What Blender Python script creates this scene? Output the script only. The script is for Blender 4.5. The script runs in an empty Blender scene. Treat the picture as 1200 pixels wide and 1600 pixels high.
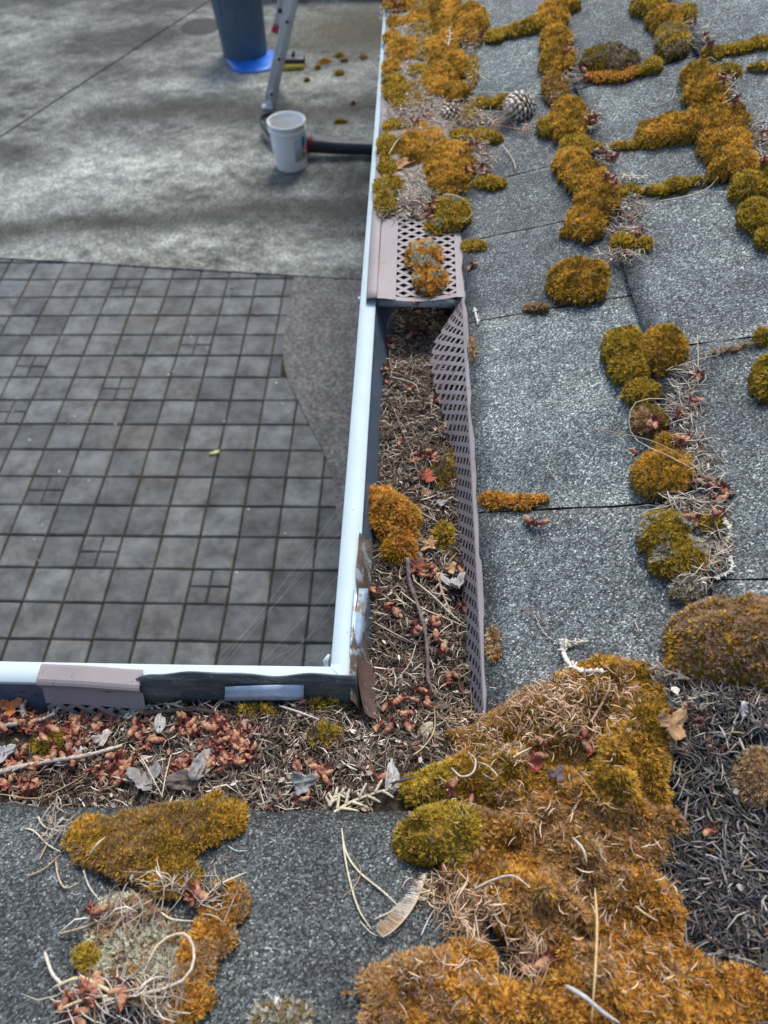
import bpy, math, random
import numpy as np
from mathutils import Matrix, Vector

rng = np.random.default_rng(7)
random.seed(7)
scene = bpy.context.scene
COL = scene.collection

# ------------------------------------------------------------ camera, sky, sun, exposure
HC = 3.15                                    # eye height above the patio
PITCH, YAW, ROLL = math.radians(52), math.radians(3.75), math.radians(2.5)
FPX = 1200.0                                 # focal length for a picture 1200 wide
_f = np.array([-math.sin(YAW) * math.cos(PITCH), math.cos(YAW) * math.cos(PITCH), -math.sin(PITCH)])
_r = np.array([math.cos(YAW), math.sin(YAW), 0.0])
_d = np.cross(_f, _r)
RIGHT = math.cos(ROLL) * _r + math.sin(ROLL) * _d
DOWN = -math.sin(ROLL) * _r + math.cos(ROLL) * _d
FWD = _f
EYE = np.array([0, 0, HC])
cam_data = bpy.data.cameras.new('camera')
cam = bpy.data.objects.new('camera', cam_data)
COL.objects.link(cam)
m = Matrix((( RIGHT[0], -DOWN[0], -FWD[0], 0), (RIGHT[1], -DOWN[1], -FWD[1], 0), (RIGHT[2], -DOWN[2], -FWD[2], HC), (0, 0, 0, 1)))
cam.matrix_world = m
cam_data.sensor_fit = 'HORIZONTAL'
cam_data.sensor_width = 36
cam_data.lens = 36
cam_data.clip_start = .02
cam_data.clip_end = 200
cam_data.dof.use_dof = True
cam_data.dof.focus_distance = .64
cam_data.dof.aperture_fstop = 36e-3 / .0027
scene.camera = cam

world = bpy.data.worlds.new('World')
scene.world = world
world.use_nodes = True
wn = world.node_tree
bg = wn.nodes['Background']
sky = wn.nodes.new('ShaderNodeTexSky')
sky.sky_type = 'NISHITA'
sky.sun_disc = False
SUN_EL, SUN_AZ = math.radians(56), math.radians(12)     # azimuth from +Y towards +X
sky.sun_elevation = SUN_EL
sky.sun_rotation = SUN_AZ
sky.air_density = 1.0
sky.dust_density = 2.5
sky.ozone_density = .6
wn.links.new(sky.outputs[0], bg.inputs[0])
bg.inputs[1].default_value = .142
sd = bpy.data.lights.new('sun', 'SUN')
sd.energy = 1.5
sd.angle = math.radians(18)
sd.color = (1, .95, .88)
sun = bpy.data.objects.new('sun', sd)
COL.objects.link(sun)
to_sun = Vector((math.sin(SUN_AZ) * math.cos(SUN_EL), math.cos(SUN_AZ) * math.cos(SUN_EL), math.sin(SUN_EL)))
sun.rotation_euler = to_sun.to_track_quat('Z', 'Y').to_euler()
sun.location = (0, 0, 12)
scene.view_settings.view_transform = 'Standard'
scene.view_settings.look = 'None'
scene.view_settings.exposure = .72
scene.view_settings.gamma = 1
scene.view_settings.use_curve_mapping = False
scene.render.engine = 'CYCLES'
scene.cycles.use_denoising = True
scene.cycles.max_bounces = 6
scene.cycles.diffuse_bounces = 3
scene.cycles.glossy_bounces = 3

# ------------------------------------------------------------ measured dimensions
X0, Y0, ZE, T = .057, .160, 2.602, .417      # eave lines, eave height, roof slope
LX, LY, LZ = -.067, .280, 2.590              # outer edge of the gutter lips and their height
CO = math.cos(math.atan(T)); SI = math.sin(math.atan(T))


def hash2(ix, iy, seed):
    h = (ix.astype(np.int64) * 374761393 + iy.astype(np.int64) * 668265263 + seed * 974634777) & 0x7fffffff
    h = ((h ^ (h >> 13)) * 1274126177) & 0x7fffffff
    h = (h ^ (h >> 16)) & 0x7fffffff
    return h / 0x7fffffff


def vnoise(x, y, seed=0):
    x = np.asarray(x, float); y = np.asarray(y, float)
    ix = np.floor(x); iy = np.floor(y)
    fx = x - ix; fy = y - iy
    fx = fx * fx * (3 - 2 * fx); fy = fy * fy * (3 - 2 * fy)
    a = hash2(ix, iy, seed); b = hash2(ix + 1, iy, seed); c = hash2(ix, iy + 1, seed); d = hash2(ix + 1, iy + 1, seed)
    return (a * (1 - fx) + b * fx) * (1 - fy) + (c * (1 - fx) + d * fx) * fy


def fbm(x, y, seed=0, o=4):
    s = 0; a = .5; t = 0
    for k in range(o):
        s = s + a * vnoise(x * 2 ** k + 13.7 * k, y * 2 ** k + 5.1 * k, seed + k); t += a; a *= .55
    return s / t


def litter_z(X, Y):
    z1 = np.interp(Y, [.16, .36, .5, .62, .70, .76, .82], [2.556, 2.552, 2.549, 2.546, 2.537, 2.522, 2.51])
    z2 = 2.552 + .018 * np.clip((X + .212) / .05, 0, 1) + np.clip(.27 - Y, 0, .12) * .16
    w = np.clip((X - LX + .02) / .05, 0, 1) * np.clip((Y - .2) / .1, 0, 1)
    z = z2 * (1 - w) + z1 * w
    return z + (fbm(X * 45, Y * 45, 3) - .5) * .012


def surf(X, Y):
    """height of what one would touch from above near the eave"""
    X = np.asarray(X, float); Y = np.asarray(Y, float)
    roof = np.maximum(ZE + T * (X - X0), ZE + T * (Y0 - Y))
    d = np.minimum(X0 - X, Y - Y0)
    g = np.where((Y > .747), ZE - .004, litter_z(X, Y))
    b = np.clip(d / .010, 0, 1)
    return np.where(d > 0, ZE * (1 - b) + g * b, roof)


def project(P):
    q = np.asarray(P, float) - EYE
    z = q @ FWD
    return 600 + FPX * (q @ RIGHT) / z, 800 + FPX * (q @ DOWN) / z, z


def sight(u, v):
    return FWD + RIGHT * (u - 600) / FPX + DOWN * (v - 800) / FPX


def at(u, v, lift=0.0):
    """point of the near surfaces seen at (u, v) of the photograph"""
    q = sight(u, v)
    t = np.linspace(.3, 2.6, 1400)
    P = EYE[None, :] + q[None, :] * t[:, None]
    below = P[:, 2] < surf(P[:, 0], P[:, 1]) + lift
    i = int(np.argmax(below)) if below.any() else len(t) - 1
    return P[i].copy()


def gat(u, v, z=0.0):
    q = sight(u, v)
    return EYE + q * ((z - HC) / q[2])


# ------------------------------------------------------------ materials
def new_mat(name):
    mt = bpy.data.materials.new(name)
    mt.use_nodes = True
    nt = mt.node_tree
    return mt, nt, nt.nodes['Principled BSDF']


def N(nt, t, **kw):
    n = nt.nodes.new(t)
    for k, v in kw.items():
        if k in n.inputs:
            n.inputs[k].default_value = v
        else:
            setattr(n, k, v)
    return n


def ramp(nt, fac, stops):
    r = nt.nodes.new('ShaderNodeValToRGB')
    e = r.color_ramp.elements
    while len(e) < len(stops):
        e.new(.5)
    for i, (p, c) in enumerate(stops):
        e[i].position = p
        e[i].color = (c[0], c[1], c[2], 1)
    nt.links.new(fac, r.inputs[0])
    return r


def mix(nt, fac, a, b, mode='MIX'):
    n = nt.nodes.new('ShaderNodeMix')
    n.data_type = 'RGBA'; n.blend_type = mode
    for s, val in ((n.inputs[0], fac), (n.inputs[6], a), (n.inputs[7], b)):
        if hasattr(val, 'links') or isinstance(val, bpy.types.NodeSocket):
            nt.links.new(val, s)
        elif isinstance(val, (int, float)):
            s.default_value = val
        else:
            s.default_value = (val[0], val[1], val[2], 1)
    return n.outputs[2]


def bump(nt, b, height, strength, dist):
    n = N(nt, 'ShaderNodeBump')
    n.inputs['Strength'].default_value = strength
    n.inputs['Distance'].default_value = dist
    nt.links.new(height, n.inputs['Height'])
    nt.links.new(n.outputs[0], b.inputs['Normal'])


def coords(nt, scale=(1, 1, 1)):
    tc = N(nt, 'ShaderNodeTexCoord')
    mp = N(nt, 'ShaderNodeMapping')
    mp.inputs['Scale'].default_value = scale
    nt.links.new(tc.outputs['Object'], mp.inputs[0])
    return mp.outputs[0]


def noise_tex(nt, vec, scale, detail=4, rough=.6):
    n = N(nt, 'ShaderNodeTexNoise')
    n.inputs['Scale'].default_value = scale
    n.inputs['Detail'].default_value = detail
    n.inputs['Roughness'].default_value = rough
    nt.links.new(vec, n.inputs['Vector'])
    return n.outputs['Fac']


def col_mat(name, rough=.85, spec=.25, noise=0.0, nscale=300, translucent=0.0, bumpd=0.0):
    """material whose colour comes from the mesh's own 'Col' attribute"""
    mt, nt, b = new_mat(name)
    a = N(nt, 'ShaderNodeAttribute'); a.attribute_name = 'Col'
    c = a.outputs['Color']
    if noise:
        f = noise_tex(nt, coords(nt), nscale, 3)
        r = ramp(nt, f, [(.25, (1 - noise,) * 3), (.75, (1 + noise,) * 3)])
        c = mix(nt, 1.0, c, r.outputs[0], 'MULTIPLY')
        if bumpd:
            bump(nt, b, f, .6, bumpd)
    nt.links.new(c, b.inputs['Base Color'])
    b.inputs['Roughness'].default_value = rough
    b.inputs['Specular IOR Level'].default_value = spec
    if translucent:
        tr = N(nt, 'ShaderNodeBsdfTranslucent')
        nt.links.new(c, tr.inputs[0])
        ms = N(nt, 'ShaderNodeMixShader'); ms.inputs[0].default_value = translucent
        nt.links.new(b.outputs[0], ms.inputs[1]); nt.links.new(tr.outputs[0], ms.inputs[2])
        nt.links.new(ms.outputs[0], nt.nodes['Material Output'].inputs[0])
    return mt


def plain(name, color, rough=.6, metal=0.0, var=.15, nscale=20, spec=.4, bumpd=0.0, spots=None, spot_scale=120, spot_at=.66):
    mt, nt, b = new_mat(name)
    v = coords(nt)
    f = noise_tex(nt, v, nscale, 5, .65)
    r = ramp(nt, f, [(.3, [c * (1 - var) for c in color]), (.7, [min(1, c * (1 + var)) for c in color])])
    c = r.outputs[0]
    if spots:
        f2 = noise_tex(nt, v, spot_scale, 4, .7)
        s = ramp(nt, f2, [(spot_at, (0, 0, 0)), (spot_at + .05, (1, 1, 1))])
        c = mix(nt, s.outputs[0], c, spots)
    nt.links.new(c, b.inputs['Base Color'])
    b.inputs['Roughness'].default_value = rough
    b.inputs['Metallic'].default_value = metal
    b.inputs['Specular IOR Level'].default_value = spec
    if bumpd:
        bump(nt, b, f, .5, bumpd)
    return mt


M = {}


def make_shingle_mat():
    mt, nt, b = new_mat('asphalt_granules')
    v = coords(nt)
    vo = N(nt, 'ShaderNodeTexVoronoi'); vo.inputs['Scale'].default_value = 780
    nt.links.new(v, vo.inputs['Vector'])
    sep = N(nt, 'ShaderNodeSeparateColor'); nt.links.new(vo.outputs['Color'], sep.inputs[0])
    g = ramp(nt, sep.outputs[0], [(0, (.024, .027, .029)), (.34, (.060, .068, .072)), (.66, (.125, .140, .143)), (.90, (.225, .25, .245)), (1, (.52, .56, .54))])
    # every so often a greenish or a bare granule
    gg = ramp(nt, sep.outputs[1], [(.86, (0, 0, 0)), (.9, (1, 1, 1))])
    c = mix(nt, gg.outputs[0], g.outputs[0], (.17, .225, .215))
    # slow weathering
    f = noise_tex(nt, v, 9, 5, .65)
    w = ramp(nt, f, [(.32, (.58, .58, .60)), (.5, (1, 1, 1)), (.68, (1.4, 1.42, 1.36))])
    c = mix(nt, 1, c, w.outputs[0], 'MULTIPLY')
    f2 = noise_tex(nt, v, 75, 4, .7)
    w2 = ramp(nt, f2, [(.3, (.7, .7, .7)), (.7, (1.3, 1.3, 1.3))])
    c = mix(nt, 1, c, w2.outputs[0], 'MULTIPLY')
    a = N(nt, 'ShaderNodeAttribute'); a.attribute_name = 'Col'
    c = mix(nt, 1, c, a.outputs['Color'], 'MULTIPLY')
    nt.links.new(c, b.inputs['Base Color'])
    b.inputs['Roughness'].default_value = .75
    b.inputs['Specular IOR Level'].default_value = .45
    inv = N(nt, 'ShaderNodeMath', operation='MULTIPLY_ADD')
    inv.inputs[1].default_value = -1.0; inv.inputs[2].default_value = 1.0
    nt.links.new(vo.outputs['Distance'], inv.inputs[0])
    ad = N(nt, 'ShaderNodeMath', operation='ADD')
    mu = N(nt, 'ShaderNodeMath', operation='MULTIPLY'); mu.inputs[1].default_value = .9
    nt.links.new(sep.outputs[2], mu.inputs[0])
    nt.links.new(inv.outputs[0], ad.inputs[0]); nt.links.new(mu.outputs[0], ad.inputs[1])
    bump(nt, b, ad.outputs[0], 1.0, .0009)
    return mt


def make_paver_mat():
    mt, nt, b = new_mat('concrete_paver')
    v = coords(nt)
    oi = N(nt, 'ShaderNodeObjectInfo')
    gm = N(nt, 'ShaderNodeNewGeometry')
    base = ramp(nt, oi.outputs['Random'], [(0, (.062, .070, .073)), (.35, (.088, .096, .099)), (.7, (.115, .128, .130)), (1, (.098, .099, .096))])
    f = noise_tex(nt, gm.outputs['Position'], 7, 5, .65)
    w = ramp(nt, f, [(.34, (.55, .55, .56)), (.66, (1.55, 1.57, 1.57))])
    c = mix(nt, 1, base.outputs[0], w.outputs[0], 'MULTIPLY')
    f3 = noise_tex(nt, gm.outputs['Position'], 150, 3, .7)
    w3 = ramp(nt, f3, [(.3, (.75, .75, .75)), (.7, (1.25, 1.25, 1.25))])
    c = mix(nt, 1, c, w3.outputs[0], 'MULTIPLY')
    f2 = noise_tex(nt, gm.outputs['Position'], .9, 3, .5)
    s = ramp(nt, f2, [(.55, (0, 0, 0)), (.75, (.5, .5, .5))])
    c = mix(nt, s.outputs[0], c, (.115, .098, .078))
    nt.links.new(c, b.inputs['Base Color'])
    b.inputs['Roughness'].default_value = .8
    bump(nt, b, f3, .5, .002)
    return mt


def make_concrete_mat(name='weathered_concrete'):
    mt, nt, b = new_mat(name)
    a = N(nt, 'ShaderNodeAttribute'); a.attribute_name = 'Col'
    v = coords(nt)
    f = noise_tex(nt, v, 48, 6, .8)
    w = ramp(nt, f, [(.38, (.42, .43, .43)), (.5, (.92, .92, .92)), (.60, (1.95, 1.98, 1.98))])
    c = mix(nt, 1, a.outputs['Color'], w.outputs[0], 'MULTIPLY')
    nt.links.new(c, b.inputs['Base Color'])
    b.inputs['Roughness'].default_value = .85
    bump(nt, b, f, .5, .004)
    return mt


M['shingle'] = make_shingle_mat()
M['paver'] = make_paver_mat()
M['concrete'] = make_concrete_mat()
M['joint'] = plain('joint_soil', (.028, .024, .018), .95, var=.4, nscale=9, spots=(.048, .036, .014), spot_scale=3, spot_at=.55)
M['soil'] = plain('dark_soil', (.05, .042, .032), .95, var=.4, nscale=8)
M['enamel'] = plain('pale_blue_enamel', (.50, .61, .635), .6, var=.04, nscale=30, spec=.25, spots=(.22, .23, .20), spot_scale=210, spot_at=.66)
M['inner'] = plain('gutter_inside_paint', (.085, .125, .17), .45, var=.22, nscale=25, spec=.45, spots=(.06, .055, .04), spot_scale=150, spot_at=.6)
M['guard'] = plain('mauve_brown_enamel', (.285, .252, .250), .55, var=.10, nscale=18, spec=.4, spots=(.10, .085, .06), spot_scale=110, spot_at=.64)
M['rod'] = plain('dull_aluminium', (.52, .60, .58), .45, metal=.15, var=.2, nscale=40, spots=(.16, .15, .06), spot_scale=60, spot_at=.6)
M['sheet'] = plain('tarnished_sheet', (.085, .105, .10), .6, metal=.0, var=.55, nscale=70, spots=(.20, .215, .20), spot_scale=90, spot_at=.62)
def make_sheet():
    mt, nt, b = new_mat('streaked_tarnish')
    f = noise_tex(nt, coords(nt, (9, 60, 60)), 3, 6, .75)
    c = ramp(nt, f, [(.30, (.030, .040, .040)), (.48, (.070, .088, .086)), (.60, (.12, .14, .135)), (.72, (.27, .30, .28))]).outputs[0]
    f2 = noise_tex(nt, coords(nt), 230, 4, .7)
    sp = ramp(nt, f2, [(.60, (0, 0, 0)), (.68, (.7, .7, .7))])
    c = mix(nt, sp.outputs[0], c, (.30, .30, .25))
    nt.links.new(c, b.inputs['Base Color']); b.inputs['Roughness'].default_value = .6
    return mt


M['sheet'] = make_sheet()
M['rust'] = plain('rusted_sheet', (.135, .10, .075), .75, var=.5, nscale=70, spots=(.27, .31, .32), spot_scale=70, spot_at=.52)
M['redlead'] = plain('red_brown_patina', (.11, .07, .058), .6, var=.5, nscale=60, spots=(.30, .27, .25), spot_scale=220, spot_at=.62)
M['zinc'] = plain('galvanised_steel', (.36, .47, .58), .42, metal=.35, var=.22, nscale=80, spots=(.25, .20, .14), spot_scale=45, spot_at=.60)
M['fascia'] = plain('painted_fascia', (.42, .44, .44), .6, var=.1)
M['wall'] = plain('house_siding', (.36, .36, .34), .7, var=.1)
M['deck'] = plain('roof_felt', (.02, .02, .022), .95, var=.3)
M['needle'] = col_mat('dry_needles', .7, .3, translucent=.1)
M['needle_big'] = col_mat('bleached_needles', .6, .35, noise=.22, nscale=500)
M['catkin'] = col_mat('pollen_cone', .75, .25, noise=.25, nscale=1500, bumpd=.0004)
M['leaf'] = col_mat('dead_leaf', .7, .3, noise=.35, nscale=160, translucent=.12, bumpd=.0006)
M['twig'] = col_mat('twig_bark', .85, .2, noise=.4, nscale=400, bumpd=.0006)
M['moss'] = col_mat('moss_blades', .9, .1, translucent=.22)
M['moss_base'] = col_mat('moss_mat', .95, .05, noise=.5, nscale=900, bumpd=.001)
M['mulch'] = col_mat('rotted_litter', .95, .15, noise=.6, nscale=420, bumpd=.002)
M['lichen'] = col_mat('pale_lichen', .9, .1)
M['silk'] = plain('spider_silk', (.55, .56, .56), .4, var=.05)


# ------------------------------------------------------------ mesh helpers
def set_props(o, label=None, cat=None, group=None, kind=None):
    if label: o['label'] = label
    if cat: o['category'] = cat
    if group: o['group'] = group
    if kind: o['kind'] = kind
    return o


def empty(name, loc=(0, 0, 0), **kw):
    o = bpy.data.objects.new(name, None)
    o.empty_display_size = .05
    o.location = loc
    COL.objects.link(o)
    return set_props(o, **kw)


def wloc(p):
    v = Vector((0, 0, 0))
    while p is not None:
        v = v + Vector(p.location); p = p.parent
    return np.array(v)


def link(name, me, mat=None, parent=None, **kw):
    o = bpy.data.objects.new(name, me)
    COL.objects.link(o)
    if mat is not None:
        for k in (mat if isinstance(mat, (list, tuple)) else [mat]):
            me.materials.append(k)
    if parent is not None:
        o.parent = parent
    return set_props(o, **kw)


def fast_mesh(name, V, F, C=None, smooth=False):
    """V (n,3), F (m,k) ints, C (n,3) colours"""
    V = np.asarray(V, np.float32); F = np.asarray(F, np.int32)
    me = bpy.data.meshes.new(name)
    me.vertices.add(len(V)); me.vertices.foreach_set('co', V.ravel())
    k = F.shape[1]
    me.loops.add(F.size); me.loops.foreach_set('vertex_index', F.ravel())
    me.polygons.add(len(F)); me.polygons.foreach_set('loop_start', np.arange(0, F.size, k, dtype=np.int32))
    if smooth:
        me.polygons.foreach_set('use_smooth', np.ones(len(F), bool))
    me.update(calc_edges=True)
    if C is not None:
        a = me.color_attributes.new('Col', 'FLOAT_COLOR', 'POINT')
        C = np.asarray(C, np.float32)
        if C.ndim == 1: C = np.tile(C, (len(V), 1))
        a.data.foreach_set('color', np.hstack([C, np.ones((len(C), 1), np.float32)]).ravel())
    return me


def mk(name, V, F, mat=None, parent=None, C=None, smooth=False, origin=None, **kw):
    V = np.asarray(V, float)
    if parent is not None:
        V = V - wloc(parent); loc = None
    else:
        if origin is None:
            origin = np.array([(V[:, 0].min() + V[:, 0].max()) / 2, (V[:, 1].min() + V[:, 1].max()) / 2, V[:, 2].min()])
        loc = origin; V = V - np.asarray(origin)
    o = link(name, fast_mesh(name, V, F, C, smooth), mat, parent, **kw)
    if loc is not None: o.location = loc
    return o


def tri(F):
    F = np.asarray(F)
    return np.vstack([F[:, [0, 1, 2]], F[:, [0, 2, 3]]]) if F.shape[1] == 4 else F


class Acc:
    """collects triangles (with colours) for one mesh"""
    def __init__(s): s.V = []; s.F = []; s.C = []; s.n = 0
    def add(s, V, F, C=(1, 1, 1)):
        V = np.asarray(V, float); F = tri(F)
        s.V.append(V); s.F.append(F + s.n); s.n += len(V)
        C = np.asarray(C, float)
        s.C.append(np.tile(C, (len(V), 1)) if C.ndim == 1 else C)
        return s
    def out(s): return np.vstack(s.V), np.vstack(s.F), np.vstack(s.C)
    def build(s, name, mat, parent=None, smooth=False, **kw):
        V, F, C = s.out()
        return mk(name, V, F, mat, parent, C, smooth, **kw)


def box_vf(a, b):
    x0, y0, z0 = a; x1, y1, z1 = b
    V = [(x0, y0, z0), (x1, y0, z0), (x1, y1, z0), (x0, y1, z0), (x0, y0, z1), (x1, y0, z1), (x1, y1, z1), (x0, y1, z1)]
    return np.array(V, float), np.array([(0, 3, 2, 1), (4, 5, 6, 7), (0, 1, 5, 4), (1, 2, 6, 5), (2, 3, 7, 6), (3, 0, 4, 7)])


def tube_vf(pts, r, n=6, cap=True):
    P = np.asarray(pts, float)
    r = np.broadcast_to(np.asarray(r, float), (len(P),))
    d = np.gradient(P, axis=0); d /= np.linalg.norm(d, axis=1)[:, None] + 1e-12
    up = np.array([0, 0, 1.0]) if abs(d[0, 2]) < .9 else np.array([1.0, 0, 0])
    V = []
    for p, t, q in zip(P, d, r):
        s = np.cross(t, up); s /= np.linalg.norm(s) + 1e-12
        w = np.cross(s, t)
        a = np.arange(n) * 2 * math.pi / n
        V.append(p + q * (np.cos(a)[:, None] * s + np.sin(a)[:, None] * w))
    V = np.vstack(V); F = []
    for i in range(len(P) - 1):
        for j in range(n):
            k = (j + 1) % n
            F.append((i * n + j, i * n + k, (i + 1) * n + k, (i + 1) * n + j))
    if cap:
        V = np.vstack([V, P[:1], P[-1:]]); a = len(V) - 2; m0 = (len(P) - 1) * n
        for j in range(n):
            k = (j + 1) % n
            F.append((a, k, j, a)); F.append((a + 1, m0 + j, m0 + k, a + 1))
    F = np.array(F)
    T3 = np.vstack([F[:, [0, 1, 2]], F[:, [0, 2, 3]]])
    ok = (T3[:, 0] != T3[:, 1]) & (T3[:, 1] != T3[:, 2]) & (T3[:, 0] != T3[:, 2])
    return V, T3[ok]


def spline(pts, n=14):
    P = np.asarray(pts, float)
    if len(P) < 3:
        t = np.linspace(0, 1, n)[:, None]; return P[0] * (1 - t) + P[-1] * t
    Q = np.vstack([2 * P[0] - P[1], P, 2 * P[-1] - P[-2]])
    out = []
    seg = len(P) - 1; per = max(2, n // seg)
    for i in range(seg):
        p0, p1, p2, p3 = Q[i:i + 4]
        for t in np.linspace(0, 1, per, endpoint=False):
            out.append(.5 * ((2 * p1) + (-p0 + p2) * t + (2 * p0 - 5 * p1 + 4 * p2 - p3) * t * t + (-p0 + 3 * p1 - 3 * p2 + p3) * t ** 3))
    out.append(P[-1]); return np.array(out)


def lathe_vf(prof, n=32, c=(0, 0, 0)):
    V = []; F = []
    a = np.arange(n) * 2 * math.pi / n
    for r, z in prof:
        V.append(np.stack([c[0] + r * np.cos(a), c[1] + r * np.sin(a), np.full(n, c[2] + z)], 1))
    for i in range(len(prof) - 1):
        for j in range(n):
            k = (j + 1) % n
            F.append((i * n + j, i * n + k, (i + 1) * n + k, (i + 1) * n + j))
    return np.vstack(V), np.array(F)


def grid_f(nx, ny):
    i, j = np.meshgrid(np.arange(nx - 1), np.arange(ny - 1), indexing='ij')
    a = (i * ny + j).ravel()
    return np.stack([a, a + ny, a + ny + 1, a + 1], 1)


def solidify(o, th, off=-1):
    md = o.modifiers.new('thickness', 'SOLIDIFY'); md.thickness = th; md.offset = off
    return o


def bevel(o, w, seg=2):
    md = o.modifiers.new('edge', 'BEVEL'); md.width = w; md.segments = seg; md.limit_method = 'ANGLE'; md.angle_limit = math.radians(40)
    return o


# ============================================================ THE GROUND
mk('ground', *box_vf((-30, -12, -.30), (30, 45, -.075)), M['soil'], kind='structure', origin=(0, 0, 0))


def edgeY(x):                                # front edge of the driveway slab
    return 4.47 + (-.44 - x) * .106


def jointX(y):                               # sawn joint across the driveway
    return -2.29 + (y - 9.6) * .428


def gauss(a, c, s):
    return np.exp(-((a - c) / s) ** 2)


def concrete_colour(X, Y):
    wob = (fbm(X * .9, Y * .9, 11) - .5)
    f = fbm(X * 2.2, Y * 3.6, 12, 5); g = fbm(X * 13, Y * 17, 14, 4)
    base = .150 + .22 * (f - .5) + .24 * (g - .5)
    base = np.maximum(base, .03)
    Yw = Y + wob * .55 - .06 * (X + 1.3)
    dark = .75 * gauss(Yw, 6.98, .22) * np.clip((X + 3.3) / .6, .2, 1)       # band of dark silt behind the bucket
    dark += .68 * gauss(Yw, 5.25, .17) + .30 * gauss(Yw, 8.3, .35) * np.clip((X + 3) / 1, 0, 1)
    dark += .35 * gauss(Yw, 7.75, .14) * gauss(X, -2.4, .8)
    light = .62 * gauss(Yw, 6.05, .30) + .55 * gauss(Yw, 4.78, .16) + .25 * gauss(Yw, 7.5, .2) * gauss(X, -2.3, .6)
    tone = base * (1 + light) * np.clip(1 - dark, .16, 1)
    C = np.stack([tone * .96, tone * 1.0, tone * .97], -1)
    mossy = 1.3 * gauss(X, -.55, .70) * gauss(Y, 8.75, .55)
    mossy = np.clip(mossy * (1 + 1.4 * (g - .5)), 0, 1)[..., None] * .9
    C = C * (1 - mossy) + np.array([.040, .036, .018]) * mossy
    damp = (((X + 2.27) / .21) ** 2 + ((Y - 8.85) / .23) ** 2 < 1 + .3 * (g - .5))[..., None] * 1.0
    C = C * (1 - damp) + C * .0 + damp * np.array([.028, .030, .030])
    silt = (dark > .25)[..., None] * np.clip(dark, 0, 1)[..., None] * .45
    C = C * (1 - silt) + np.array([.045, .040, .034]) * silt
    big = fbm(X * .7 + 3, Y * 1.1, 41, 4)
    C = C * (1.0 - .75 * np.clip((big - .45) * 4, 0, 1))[..., None] * np.array([.97, 1.0, .93]) * 1.12
    right = np.clip((X + .9) / .8, 0, 1)[..., None] * .40
    return C * (1 - right)


def slab(name, xl, xr, y1=15.0, nx=260, ny=420):
    u = np.linspace(0, 1, nx)[:, None]
    v = np.linspace(0, 1, ny)[None, :]
    x = xl(4.75 + 0 * v) * (1 - u) + xr(4.75 + 0 * v) * u + 0 * v
    # front edge first, then the joint line is followed
    yf = edgeY(x)
    y = yf + (y1 - yf) * v ** 1.3
    a = xl(y) + 0 * u; b = xr(y) + 0 * u
    x = a * (1 - u) + b * u
    y = np.maximum(y, edgeY(x))
    z = .004 + (fbm(x * 1.5, y * 1.5, 5) - .5) * .004
    C = concrete_colour(x, y).reshape(-1, 3)
    V = np.stack([x, y, z], -1).reshape(-1, 3)
    A = Acc().add(V, grid_f(nx, ny), C)
    # the slab's front and side faces
    for line in (np.stack([x[:, 0], y[:, 0], z[:, 0]], 1), np.stack([x[0], y[0], z[0]], 1), np.stack([x[-1], y[-1], z[-1]], 1)):
        lo = line.copy(); lo[:, 2] -= .07
        A.add(np.vstack([line, lo]), [(i, i + 1, len(line) + i + 1, len(line) + i) for i in range(len(line) - 1)], (.10, .10, .095))
    return A.build(name, M['concrete'], kind='structure', smooth=False, origin=(0, 0, 0))


slab('driveway_slab', lambda y: jointX(y) + .011, lambda y: 0 * y + .30)
slab('driveway_slab', lambda y: 0 * y - 9.0, lambda y: jointX(y) - .011)

# the small poured pad beside the house with its clipped corner
pad = np.array([(-.40, 2.40), (-.445, 2.68), (-.505, 2.86), (-.59, 3.05), (-.69, 3.27), (-.785, 3.50), (-.828, 3.70), (-.845, 4.05), (-.842, 4.48)])
pl = spline(np.c_[pad, np.zeros(len(pad))], 60)[:, :2]
pl = np.vstack([[.16, .99], [-.13, 1.74], pl])
pys = np.linspace(1.0, 4.50, 120)
pxs = np.interp(pys, pl[:, 1], pl[:, 0])
uu = np.linspace(0, 1, 60)[:, None]
gx = pxs[None, :] * (1 - uu) + .30 * uu; gy = np.minimum(pys[None, :] + 0 * uu, edgeY(gx) - .012)
g2 = fbm(gx * 12, gy * 12, 31, 4)
tone = .118 + .09 * (g2 - .5)
A = Acc().add(np.stack([gx, gy, 0 * gx + .004], -1).reshape(-1, 3), grid_f(60, 120), np.stack([tone, tone * 1.0, tone * .97], -1).reshape(-1, 3))
ln = np.stack([gx[0], gy[0], 0 * gy[0] + .004], 1); lo = ln - [0, 0, .08]
A.add(np.vstack([ln, lo]), [(i, i + 1, len(ln) + i + 1, len(ln) + i) for i in range(len(ln) - 1)], (.06, .055, .045))
A.build('concrete_pad', M['concrete'], kind='structure', origin=(0, 0, 0))

# paved patio: one bed, every paver in view a piece of its own
patio = mk('paved_patio', *box_vf((-6, -1.0, -.07), (.28, 5.4, -.0135)), M['joint'], kind='structure', origin=(0, 0, 0))


def clip_poly(P, a, b, c):                   # keep a*x+b*y <= c
    out = []
    for i in range(len(P)):
        p, q = P[i], P[(i + 1) % len(P)]
        fp = a * p[0] + b * p[1] - c; fq = a * q[0] + b * q[1] - c
        if fp <= 0: out.append(p)
        if fp * fq < 0:
            t = fp / (fp - fq); out.append((p[0] + t * (q[0] - p[0]), p[1] + t * (q[1] - p[1])))
    return out


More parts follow.
